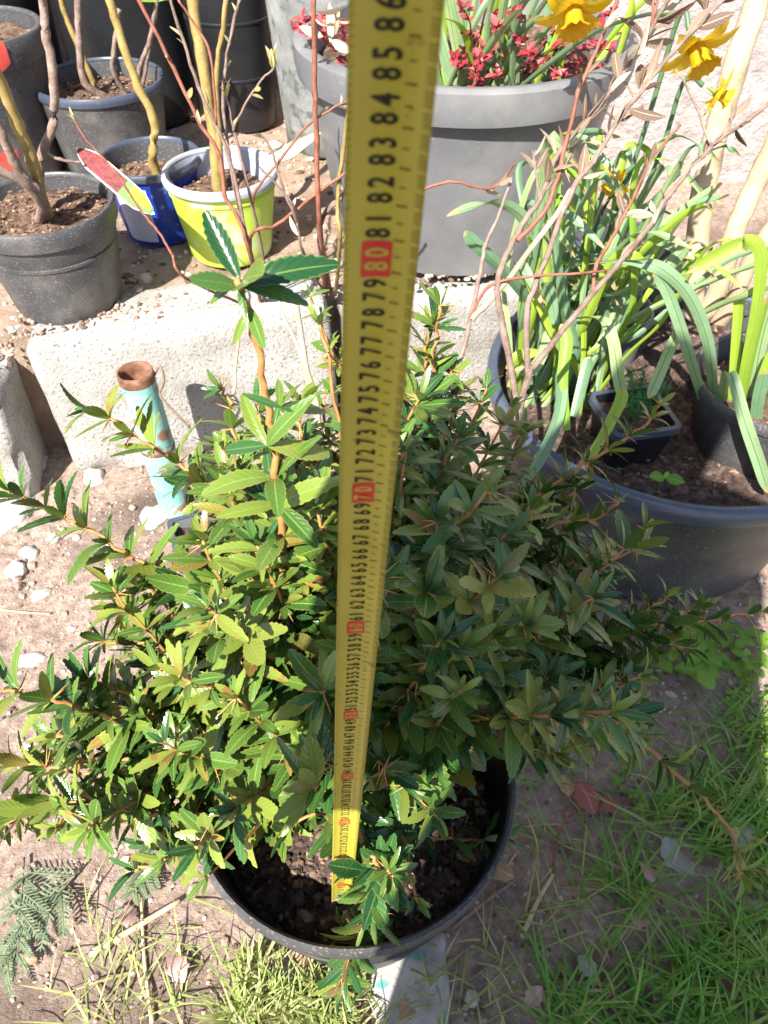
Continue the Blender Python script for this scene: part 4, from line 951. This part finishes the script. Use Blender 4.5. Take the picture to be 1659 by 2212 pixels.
# clump in the right tub
d1 = A(1195, 690, 1.09); d1.z = .235; D1 = thing('daffodil_clump', 'dense daffodil clump at the back left of the right tub', 'daffodils', None, d1)
for k in range(78):
    b = d1+Vector((U(-.05, .11), U(-.05, .07), 0)); sxx = U(-.2, 1)
    tp = A(1185+390*max(sxx, -.25)*U(.7, 1.1)+U(-30, 30), U(290, 600), U(1.0, 1.25)); md = b.lerp(tp, .5)+Vector((U(-.03, .03), U(-.04, .04), U(-.01, .06)))
    strap([b, b.lerp(md, .5)+Vector((0, 0, .02)), md, tp, tp+Vector((U(.0, .08), U(-.06, .03), U(-.05, .02)))], U(.008, .014), d1, D1, 'daff2' if k % 3 == 0 else 'daff', U(-.9, .9))
for pts in ([(1180, 690, 1.08), (1170, 560, 1.06), (1130, 470, 1.04), (1060, 440, 1.02), (965, 468, 1.0)], [(1170, 690, 1.06), (1100, 600, 1.02), (1040, 540, 1.0), (1003, 500, 1.0)], [(1215, 700, 1.0), (1215, 800, .92), (1205, 900, .86), (1160, 1000, .80), (1110, 1060, .78)],
            [(1240, 690, 1.04), (1300, 690, 1.0), (1325, 740, .97), (1335, 810, .95), (1352, 880, .93)], [(1190, 640, 1.06), (1180, 740, 1.02), (1150, 800, 1.0), (1110, 800, 1.0)], [(1250, 640, 1.1), (1330, 640, 1.06), (1420, 600, 1.05), (1495, 520, 1.05)],
            [(1230, 640, 1.1), (1340, 540, 1.06), (1450, 480, 1.06), (1560, 395, 1.06)], [(1240, 650, 1.1), (1330, 560, 1.1), (1420, 530, 1.08), (1500, 560, 1.05)]):
    strap([A(*p) for p in pts], .0165, d1, D1, 'daff', U(-.6, .6))
for (px, py, Y, ax, sz) in ((1500, 95, 1.12, (.25, -.55, -.45), .050), (1545, 198, 1.20, (.8, -.2, -.3), .032), (1330, 392, 1.12, (-.5, -.5, -.2), .026)):
    fp = A(px, py, Y); flower(D1, d1, fp, ax, sz, [d1+Vector((.03, .03, 0)), d1.lerp(fp, .6)+Vector((.02, .05, .06)), fp-Vector(ax).normalized()*.05+Vector((0, 0, -.01)), fp-Vector(ax).normalized()*.02])
# clump low in the tub and in the bulb pot
d2 = Vector((.60, .985, .33)); D2 = thing('daffodil_clump', 'daffodil leaves and pale bulbs in the pot at right edge', 'daffodils', None, d2)
for pts in ([(1545, 905, .98), (1540, 830, .96), (1530, 740, .95), (1490, 640, .95), (1420, 575, .96), (1340, 560, .98), (1270, 570, 1.0)],
            [(1530, 900, .97), (1500, 800, .95), (1470, 700, .95), (1440, 620, .96), (1415, 590, .96)],
            [(1590, 920, .96), (1610, 800, .94), (1640, 650, .93), (1645, 540, .93), (1600, 525, .93), (1540, 555, .93), (1485, 588, .93)],
            [(1560, 870, .95), (1575, 800, .90), (1605, 900, .85), (1640, 1000, .83), (1660, 1065, .82)],
            [(1600, 900, .97), (1620, 780, .96), (1660, 640, .95)], [(1620, 900, .98), (1640, 760, .98), (1672, 640, .98)], [(1640, 950, .95), (1635, 880, .94), (1650, 820, .94), (1680, 740, .94)],
            [(1640, 1000, .93), (1632, 940, .92), (1640, 860, .92), (1655, 800, .92)], [(1500, 690, 1.0), (1560, 660, .98), (1620, 640, .96), (1690, 600, .95)], [(1470, 700, 1.0), (1430, 790, .95), (1400, 860, .92)], [(1580, 900, .97), (1590, 780, .97), (1600, 660, .98), (1597, 640, .98)]):
    strap([A(*p) for p in pts], .017, d2, D2, 'daff2' if pts[0][1] > 895 and pts[0][0] > 1570 and random.random() < .6 else 'daff', U(-.7, .7))
for (px, py) in ((1548, 930), (1582, 925), (1610, 935), (1640, 960)):
    c = A(px, py, .955)-d2; m = MB(); m.lathe([(.0, -.028), (.012, -.022), (.016, -.005), (.012, .012), (.006, .03), (.004, .04)], 12, c=c); m.build('bulb', MT['straw'], D2)
d4 = A(1235, 800, .98); d4.z = .245; D4 = thing('daffodil_clump', 'sparse bent daffodil leaves at the front of the right tub', 'daffodils', None, d4)
for pts in ([(1275, 990, .83), (1310, 930, .86), (1340, 870, .88), (1345, 840, .89)], [(1225, 930, .86), (1215, 820, .9), (1225, 740, .93), (1212, 700, .95)], [(1240, 900, .88), (1262, 820, .92), (1275, 770, .94)], [(1200, 700, .99), (1190, 640, 1.0), (1175, 610, 1.0)], [(1100, 800, .93), (1120, 770, .93), (1160, 755, .94)]):
    strap([A(*p) for p in pts], .016, d4, D4, 'daff2' if random.random() < .5 else 'daff', U(-.5, .5))
# grass-like young shoots around the red shrub are part of the clump above
# seedling with two round leaves, feathery seedling
sd = G(1425, 1040, .285); SD = thing('seedling', 'tiny seedling with round leaves at the right tub rim', 'seedling', None, sd)
m = MB(); m.tube([(0, 0, -.03), (0, 0, 0), (.004, -.004, .012)], .0012, 5); m.build('stem', MT['clover'], SD)
rdl = plain_leaf(1, .75, .12, .12, 0, 8); rdm = rdl.mesh('leaf', MT['clover'])
for (d, s) in (((-1, -.1, .3), .026), ((1, -.5, .2), .028), ((.3, .4, .6), .010)): link('leaf', rdm, SD, frame((.004, -.004, .012), d, (0, -.2, 1)) @ Matrix.Scale(s, 4))
FS = thing('seedling', 'feathery dark green seedling in the small square black pot', 'seedling', None, SQ+Vector((0, 0, .085)))
for k in range(9):
    a = U(0, 6.28); tp = Vector((math.cos(a)*U(.01, .05), math.sin(a)*U(.01, .05), U(.03, .085))); m = MB(); P_ = smooth_path([Vector((0, 0, -.01)), tp*.5+Vector((0, 0, .012)), tp], 5)
    m.tube(P_, .0012, 4)
    for q in P_[2:]:
        for _ in range(11):
            d = rv(1).normalized()*U(.010, .018)+Vector((0, 0, .004)); sd_ = d.cross(rv(1)).normalized()*.0011
            m.add([q-sd_, q+sd_, q+d], [(0, 1, 2)], [(0, .3), (0, .7), (1, .5)])
    m.build('frond', MT['conifer'], FS)

# ------------------------------------------------------------------ ground litter
def gp(px, py, up=0.0):
    p = G(px, py); p.z = gz(p.x, p.y)+up; return p
def on_pot(x, y):
    return math.hypot(x-SP.x, y-SP.y) < .135 or math.hypot(x-BT.x, y-BT.y) < .268
m = MB()
for _ in range(11000):
    x, y = U(-.95, 1.1), U(-.05, 1.5)
    if on_pot(x, y) or (Vector((x, y, 0))-T0).dot(TV) > -.03: continue
    r_ = U(.0010, .0042)*(1+1.6*(random.random() < .05))
    lump(m, (x, y, gz(x, y)+r_*.2), r_)
o = m.build('gravel', MT['gravel'], smooth=False); o['kind'] = 'stuff'; tag(o, 'small pebbles and soil crumbs strewn over the bare ground', 'gravel')
m = MB()
for _ in range(2600):
    u, v = U(-.5, 1.2), U(.05, 1.0); p = T0+TU*u+TV*v
    r_ = U(.002, .007)*(1+1.5*(random.random() < .08)); lump(m, (p.x, p.y, tz(u, v)+r_*.1), r_)
o = m.build('bank_rubble', MT['gravel'], smooth=False); o['kind'] = 'stuff'; tag(o, 'crumbled grit and rubble on the raised bed', 'rubble')
m = MB()
for _ in range(900):
    u = U(-.4, 1.1); v = abs(random.gauss(0, .05))-.0; p = T0+TU*u+TV*(.015+v)
    if v > .12: continue
    r_ = U(.002, .007); lump(m, (p.x, p.y, .306-.004*(u > .6)-.05*(u < 0)+r_*.2), r_)
o = m.build('block_rubble', MT['gravel'], smooth=False); o['kind'] = 'stuff'; tag(o, 'grit and soil crumbs lying along the tops of the concrete blocks', 'rubble')
def stone(px, py, r_, s3, lbl, mt='stone', seed=0):
    m = MB(); rnd = random.Random(seed); vs_ = []; n1, n2 = 14, 10
    for i in range(n2+1):
        th = math.pi*i/n2
        for k in range(n1):
            a = 6.283*k/n1; d = Vector((math.sin(th)*math.cos(a), math.sin(th)*math.sin(a), math.cos(th)))
            q = 1+.35*noise.noise(d*1.6+Vector((seed*3.1, 0, 0)))+.12*noise.noise(d*5+Vector((0, seed, 0)))
            vs_.append(Vector((d.x*s3[0], d.y*s3[1], d.z*s3[2]))*r_*q)
    m.add(vs_, [(i*n1+k, (i+1)*n1+k, (i+1)*n1+(k+1) % n1, i*n1+(k+1) % n1) for i in range(n2) for k in range(n1)])
    o = m.build('stone', MT[mt]); o.location = gp(px, py, -r_*s3[2]*.2); o.rotation_euler = (0, 0, U(0, 6))
    return tag(o, lbl, 'stone', 'stones on the soil')
for i, a in enumerate([(35, 1232, .021, (1, 1.1, .7), 'largest white stone on the soil at the left edge'), (85, 1275, .016, (1.3, .8, .6), 'white stone just below the largest one at left'),
    (20, 1105, .05, (1.2, .9, .45), 'flat grey stone in the soil at the left edge under the block'), (60, 1545-130, .016, (1, 1.5, .6), 'elongated pale pebble left of the shrub, above its lower left leaves'), (165, 1160, .008, (1, 1, .8), 'tiny round white pebble left of the shrub, just above the largest stone'),
    (60, 1190, .018, (1.1, 1, .7), 'pinkish stone beside the largest white stone at left'), (115, 1160, .013, (1, .8, .7), 'small white pebble by the leftmost spray of the shrub'), (150, 1350, .008, (.7, 1.2, .7), 'small upright pale pebble in the bare soil left of the shrub'),
    (70, 1005, .028, (1.4, .9, .8), 'crumbled concrete lump at the foot of the left block gap'), (205, 1030, .024, (1.2, 1, .8), 'broken yellowish lump at the lower corner of the concrete block'), (330, 1110, .030, (1.2, 1, .35), 'pale flat stone at the foot of the turquoise pipe'),
    (620, 2110, .012, (1.3, 1, .5), 'small pale stone in the grass below the shrub pot')]): stone(a[0], a[1], a[2], a[3], a[4], seed=i+2)
# slab fragment below the pot, with a smear of turquoise paint
m = MB(); nn = 16; c0 = gp(885, 2150)
vs_ = []
for j in range(nn+1):
    for i in range(nn+1):
        x = -1+2*i/nn; y = -1+2*j/nn; e = max(abs(x), abs(y)); k = 1+.12*noise.noise(Vector((x*2, y*2, 4)))
        vs_.append(c0+Vector((x*.052*k, y*.075*k, .011-.02*(e > .99)+.003*noise.noise(Vector((x*4, y*4, 1))))))
m.add(vs_, [(j*(nn+1)+i, j*(nn+1)+i+1, (j+1)*(nn+1)+i+1, (j+1)*(nn+1)+i) for j in range(nn) for i in range(nn)])
MT['slab'] = mat('painted_slab', [(.3, (.3,.27,.25)), (.6, (.45,.42,.38))], 30, .9, .6, 90, spots=(22, .58, .66, (.10,.30,.28,1)))
tag(m.build('concrete_slab', MT['slab']), 'small concrete slab with turquoise paint marks below the shrub pot', 'slab')
# fallen leaves
fl = []
for s in range(4):
    m = MB(); vs_ = []; uv = []; n = 10
    for i in range(n+1):
        t = i/n; w = .34*math.sin(math.pi*min(1, t*.96+.02))**.7*(1+.18*math.sin(i*2.3+s))
        for k, vv in ((-1, 0), (-.5, .25), (0, .5), (.5, .75), (1, 1)): vs_.append((k*w, t-.5, .16*math.sin(t*3.1+s)+.22*abs(k)**1.5*w*math.cos(i*.6+s*2)+.08*k*math.sin(t*4+s))); uv.append((t, vv))
    m.add(vs_, [(i*5+k, i*5+k+1, i*5+k+6, i*5+k+5) for i in range(n) for k in range(4)], uv); fl.append(m)
MT['fl_red'] = leafmat('fallen_red_leaf', [(0, (.22,.05,.05)), (1, (.34,.11,.09))], (.4,.2,.15,1), .6, .15)
MT['fl_tan'] = leafmat('fallen_tan_leaf', [(0, (.36,.22,.12)), (1, (.55,.38,.22))], (.6,.45,.3,1), .6, .2)
MT['fl_grey'] = leafmat('fallen_grey_leaf', [(0, (.22,.22,.24)), (1, (.36,.36,.37))], (.4,.4,.4,1), .7, .1)
MT['fl_pink'] = leafmat('fallen_pink_leaf', [(0, (.42,.24,.22)), (1, (.55,.36,.32))], (.6,.4,.4,1), .6, .2)
for k, (px, py, s, rot, mt, lbl) in enumerate([(1262, 1728, .050, 20, 'fl_red', 'dull red fallen leaf on the dark soil right of the shrub pot'), (1305, 1745, .034, 80, 'fl_red', 'small maroon fallen leaf overlapping the dull red one'), (1222, 1700, .034, 5, 'fl_tan', 'narrow orange-brown fallen leaf right of the pot rim'),
    (1460, 1855, .055, 30, 'fl_grey', 'grey curled fallen leaf in the shaded grass'), (1590, 1800, .06, -20, 'fl_grey', 'large grey withered leaf beside the hanging right spray'), (1085, 1892, .030, 60, 'fl_tan', 'tan torn leaf against the right side of the pot rim'), (1398, 1885, .030, 5, 'fl_pink', 'small pink fallen leaf in the shaded grass'),
    (1380, 1990, .026, 70, 'fl_pink', 'pinkish crumpled leaf near the bottom right grass'), (1265, 2090, .03, 40, 'fl_grey', 'bluish grey leaf scrap on the dark soil at the bottom'), (880, 2185, .030, -40, 'fl_tan', 'brown dry leaf lying on the small slab'), (735, 2160, .034, 70, 'fl_tan', 'pale tan leaf in the sunlit grass at the bottom'),
    (1630, 1960, .04, 60, 'fl_tan', 'brown leaf at the right edge in the shaded grass'), (1575, 2130, .036, 20, 'fl_red', 'reddish leaf near the bottom right corner'), (1150, 2160, .03, 130, 'fl_pink', 'small tan-pink leaf on the dark soil, bottom middle'), (280, 1890+90, .034, 15, 'fl_pink', 'pale dry leaf between the cut conifer sprigs'),
    (660, 2010+60, .03, 50, 'fl_tan', 'dry leaf below the left front of the pot rim'), (65, 2075, .022, 85, 'fl_tan', 'small yellow-brown leaf under the conifer sprigs at left'), (390, 2095, .04, 40, 'fl_pink', 'crumpled pinkish leaf on the sunlit soil below the straw'), (640, 390-30, .05, 40, 'fl_tan', 'russet dry leaf on the raised bed behind the twigs')]):
    o = link('fallen_leaf', fl[k % 4].mesh('fallen_leaf', MT[mt])); o.scale = (s, s, s)
    if py < 500: o.location = A(px, py, 1.55)
    else: o.location = gp(px, py, .014)
    o.rotation_euler = (U(-.2, .2), U(-.2, .2), R(rot)); tag(o, lbl, 'fallen leaf', 'fallen leaves')
# stalks and twigs
def stick(pts, r, mt, lbl, name='twig', cat='twig'):
    m = MB(); P_ = smooth_path([gp(*p, .006) for p in pts], 4); L0 = P_[0].copy(); m.tube([p-L0 for p in P_], [r*(1-.4*i/len(P_)) for i in range(len(P_))], 7); o = m.build(name, MT[mt]); o.location = L0; return tag(o, lbl, cat, 'stalks on the ground')
stick([(195, 2062), (290, 2005), (388, 1945)], .0048, 'straw', 'thick pale straw stalk lying left of the shrub pot', 'straw_stalk', 'straw')
stick([(975, 2010), (1050, 1950), (1135, 1885)], .0028, 'twig', 'brown twig lying right of the pot toward the grass')
stick([(1125, 2030), (1160, 1950), (1195, 1890)], .0038, 'straw', 'short pale stick on the dark soil beside the brown twig')
stick([(1195, 1880), (1215, 1780), (1290, 1735), (1400, 1745)], .0022, 'redtwig', 'thin reddish twig curving past the dull red leaf')
stick([(1010, 2120), (1090, 2070), (1180, 2035)], .002, 'twig', 'thin grey twig at the bottom, right of the slab')
stick([(0, 1318), (60, 1318), (105, 1320)], .002, 'straw', 'thin straw on the bare soil at the left edge', 'straw_stalk', 'straw')
stick([(330, 2212), (312, 2080), (305, 1960), (300, 1830)], .0028, 'straw', 'upright dry stalk in front of the conifer sprigs', 'straw_stalk', 'straw')
# cut conifer sprigs
def sprig(px, py, ang, L_, lbl):
    b = gp(px, py, .01); t = thing('conifer_sprig', lbl, 'sprig', 'cut conifer sprigs on the soil', b)
    ax = Vector((math.cos(R(ang)), math.sin(R(ang)), .06)); sd = Vector((-ax.y, ax.x, 0)).normalized()
    m = MB(); m.tube([ax*L_*i/6 for i in range(7)], [.0018-.0002*i for i in range(7)], 5); m.build('stem', MT['twig'], t)
    for k in range(11):
        f = .12+.84*k/10
        for sg in (-1, 1):
            l = L_*.46*(1-.5*f)*U(.45, 1.25); d = (ax*U(.4, 1.2)+sd*sg*U(.6, 1.1)+Vector((0, 0, U(-.05, .35)))).normalized(); q0 = ax*(L_*f)+rv(.003)
            if random.random() < .2: continue
            m = MB()
            for j in range(9):
                g0 = q0+d*(l*j/9); w2 = .0022
                for s2 in (-1, 1):
                    e = (d*.9+d.cross(Vector((0, 0, 1)))*s2*.9+Vector((0, 0, U(-.05, .2)))).normalized()*l*.26*(1-.5*j/9)
                    nrm = e.cross(Vector((0, 0, 1))).normalized()*w2*.6
                    m.add([g0-nrm, g0+nrm, g0+e*.7+nrm*.8, g0+e, g0+e*.7-nrm*.8], [(0, 1, 2, 3, 4)], [(0, .3), (0, .7), (.7, .7), (1, .5), (.7, .3)])
            m.tube([q0, q0+d*l], [.0012, .0005], 4)
            m.build('branchlet', MT['thuja'], t)
sprig(185, 1870, -118, .15, 'grey-green cut conifer sprig pointing down at lower left')
sprig(60, 1860, -75, .13, 'cut conifer sprig at the left edge under the shrub leaves')
sprig(345, 1810, -105, .10, 'smaller cut conifer sprig nearest the shrub pot')
# grass
def blades(name, lbl, n, sampler, mt, hr=(.03, .08), lean=1.0, w=(.0012, .0022)):
    m = MB(); k = 0
    while k < n:
        s = sampler()
        if s is None: continue
        x, y = s; k += 1
        if on_pot(x, y): continue
        b = Vector((x, y, gz(x, y)-.002)); a = U(0, 6.283); l = U(*hr); dirn = Vector((math.cos(a), math.sin(a), 0)); ln = U(.25, 1)*lean
        ww = U(*w); sd = Vector((-dirn.y, dirn.x, 0)); vs_ = []; uv = []
        for i in range(5):
            t = i/4; p = b+dirn*(l*ln*t*(.4+.6*t))+Vector((0, 0, l*(1.0/(1+ln))*(t-.42*ln*t*t)*1.3))
            if p.z < gz(p.x, p.y)+.002: p.z = gz(p.x, p.y)+.003
            q = ww*(1-t**2*.92); vs_ += [p-sd*q, p+sd*q]; uv += [(t, .2), (t, .8)]
        m.add(vs_, [(2*i, 2*i+1, 2*i+3, 2*i+2) for i in range(4)], uv)
    o = m.build(name, MT[mt]); o['kind'] = 'stuff'; return tag(o, lbl, 'grass')
def clump_s(boxes):
    cl = []
    for (x0, y0, x1, y1, n, r_) in boxes:
        for _ in range(n): p = G(U(x0, x1), U(y0, y1)); cl.append((p.x, p.y, r_))
    def f():
        c = random.choice(cl); a = U(0, 6.28); r_ = c[2]*math.sqrt(random.random()); return c[0]+r_*math.cos(a), c[1]+r_*math.sin(a)
    return f
blades('grass', 'pale sunlit grass tufts below the shrub pot', 640, clump_s([(520, 2110, 800, 2260, 13, .03), (560, 2150, 790, 2240, 10, .025), (430, 2080, 560, 2200, 2, .02)]), 'drygrass', (.04, .09), .9, (.0014, .0024))
blades('grass', 'green grass in the shade at the lower right', 900, clump_s([(1340, 2020, 1720, 2240, 22, .03), (1220, 2140, 1400, 2240, 4, .03), (1560, 1560, 1720, 1950, 20, .03), (1440, 1700, 1560, 1900, 7, .03), (1270, 1850, 1380, 1960, 3, .025)]), 'grass', (.05, .12), 1.3, (.0014, .0028))
blades('grass', 'sunlit grass continuing past the right edge of the shade', 900, clump_s([(1730, 1500, 2300, 2400, 46, .05)]), 'grass', (.05, .12), 1.3, (.0014, .0028))
blades('grass', 'loose straggling grass blades between the shaded clumps', 150, clump_s([(1130, 1560, 1700, 2240, 60, .06)]), 'grass', (.05, .13), 1.6, (.0012, .0022))
blades('grass', 'scattered single grass blades on the bare soil', 240, clump_s([(150, 1950, 480, 2230, 22, .04), (900, 2060, 1130, 2230, 12, .06), (1100, 1600, 1500, 2100, 24, .08)]), 'drygrass', (.04, .09), 1.3, (.001, .0018))
# weeds at the right edge
def weed(px, py, n, rad, s, lbl, up=(.01, .045)):
    b = gp(px, py); t = thing('clover_plant', lbl, 'weed', 'weeds along the shade edge', b); lm = rdl.mesh('leaf', MT['clover'])
    for k in range(n):
        a = U(0, 6.28); r_ = rad*math.sqrt(random.random()); c = Vector((r_*math.cos(a), r_*math.sin(a), U(*up)))
        m = MB(); m.tube([Vector((c.x*.3, c.y*.3, -.004)), c*.6+Vector((0, 0, .005)), c], .0008, 4); m.build('stem', MT['clover'], t)
        for q in range(3):
            an = a+q*2.094; link('leaf', lm, t, frame(c, (math.cos(an), math.sin(an), .12), (0, 0, 1)) @ Matrix.Scale(s*U(.8, 1.2), 4))
weed(1575, 1405, 14, .055, .019, 'bright clover in sun beside the right tub')
weed(1455, 1445, 9, .045, .032, 'broad light green leaves behind the right sprays, in the shade', (.03, .07))
weed(1625, 1530, 22, .05, .010, 'low small-leaved weed in sun at the right edge', (.004, .02))
weed(1645, 1620, 20, .05, .010, 'low small-leaved weed nearest the shaded grass at the right edge', (.004, .02))
weed(1345, 1715, 10, .04, .009, 'small grey-green weed in the shade right of the red leaf', (.004, .02))

# ------------------------------------------------------------------ the photographer, whose shadow falls over the shrub
person = thing('person', 'standing person in dark jacket behind the camera, holding the tape', 'person', None, (-.02, -.31, 0)); person.scale = (1.06, 1.0, 1.07)
def skin_body(name, V, E, mt, parent, sub=2):
    me = bpy.data.meshes.new(name); me.from_pydata([v[:3] for v in V], E, []); me.materials.append(mt)
    o = bpy.data.objects.new(name, me); col.objects.link(o); o.parent = parent
    sm = o.modifiers.new('skin', 'SKIN'); sm.use_smooth_shade = True
    for i, v in enumerate(V):
        sv = me.skin_vertices[0].data[i]; sv.radius = (v[3], v[4] if len(v) > 4 else v[3]); sv.use_root = (i == 0)
    ss = o.modifiers.new('sub', 'SUBSURF'); ss.levels = sub; ss.render_levels = sub
    return o
MT['cloth'] = mat('dark_clothes', [(.3, (.03,.033,.045)), (.7, (.05,.055,.07))], 20, .9, .3, 200)
MT['skin'] = mat('skin', [(.3, (.42,.25,.18)), (.7, (.5,.31,.23))], 20, .55, .1, 100)
MT['hair'] = mat('brown_hair', [(.3, (.05,.03,.02)), (.7, (.1,.06,.04))], 60, .6, .3, 120)
V = [(0, 0, .92, .175, .13), (-.02, .0, 1.08, .165, .12), (-.06, 0, 1.25, .165, .12), (-.09, 0, 1.38, .15, .11), (-.10, 0, 1.46, .07, .065), (-.105, .02, 1.52, .058, .058), (-.11, .03, 1.58, .075, .09), (-.115, .03, 1.66, .078, .095), (-.12, .02, 1.73, .055, .06),
     (-.215, 0, 1.43, .085), (-.235, .04, 1.08, .058), (-.17, .24, 1.12, .042), (-.07, .40, 1.13, .032),
     (.08, 0, 1.38, .07), (.13, .04, 1.17, .055), (.12, .12, 1.09, .042), (.11, .20, 1.09, .03),
     (-.10, 0, .84, .12, .12), (-.115, .02, .48, .075), (-.12, -.02, .10, .05), (-.125, .12, .035, .045, .035),
     (.10, 0, .84, .12, .12), (.115, .02, .48, .075), (.12, -.02, .10, .05), (.125, .12, .035, .045, .035)]
Ed = [(0,1),(1,2),(2,3),(3,4),(4,5),(5,6),(6,7),(7,8),(3,9),(9,10),(10,11),(11,12),(3,13),(13,14),(14,15),(15,16),(0,17),(17,18),(18,19),(19,20),(0,21),(21,22),(22,23),(23,24)]
skin_body('body', V, Ed, MT['cloth'], person)
def hand(sg, w, tip):
    w = Vector(w); V = [(*w, .022, .018)]; E2 = []; f = (Vector(tip)-w).normalized(); s = Vector((0, 0, 1)).cross(f).normalized(); u = f.cross(s)
    V.append((*(w+f*.05), .028, .016)); E2.append((0, 1))
    for k in range(4):
        p0 = w+f*.075+u*(.024-.016*k); i = len(V); V += [(*p0, .0095), (*(p0+f*.03-s*sg*.006), .0088), (*(p0+f*.045-s*sg*.026), .008), (*(p0+f*.035-s*sg*.042), .007)]; E2 += [(1, i), (i, i+1), (i+1, i+2), (i+2, i+3)]
    i = len(V); p0 = w+f*.035+u*.03; V += [(*p0, .011), (*(p0+f*.025+u*.008-s*sg*.015), .0095), (*(p0+f*.045+u*.004-s*sg*.026), .008)]; E2 += [(1, i), (i, i+1), (i+1, i+2)]
    skin_body('hand', V, E2, MT['skin'], person, 1)
hand(1, (-.075, .39, 1.13), (.01, .50, 1.15)); hand(-1, (.11, .195, 1.09), (.05, .24, 1.12))
m = MB(); m.lathe([(.0, 1.775), (.05, 1.768), (.083, 1.73), (.095, 1.68), (.092, 1.62), (.08, 1.57), (.06, 1.55)], 20, c=(-.115, .0, 0)); m.build('hair', MT['hair'], person)
m = MB(); m.lathe([(.225, .55), (.215, .75), (.20, .95), (.19, 1.15), (.175, 1.3)], 24); o = m.build('jacket', MT['cloth'], person); o.scale = (.88, .72, 1); o.rotation_euler = (0, R(-5), 0); o.location = (.09, 0, 0)
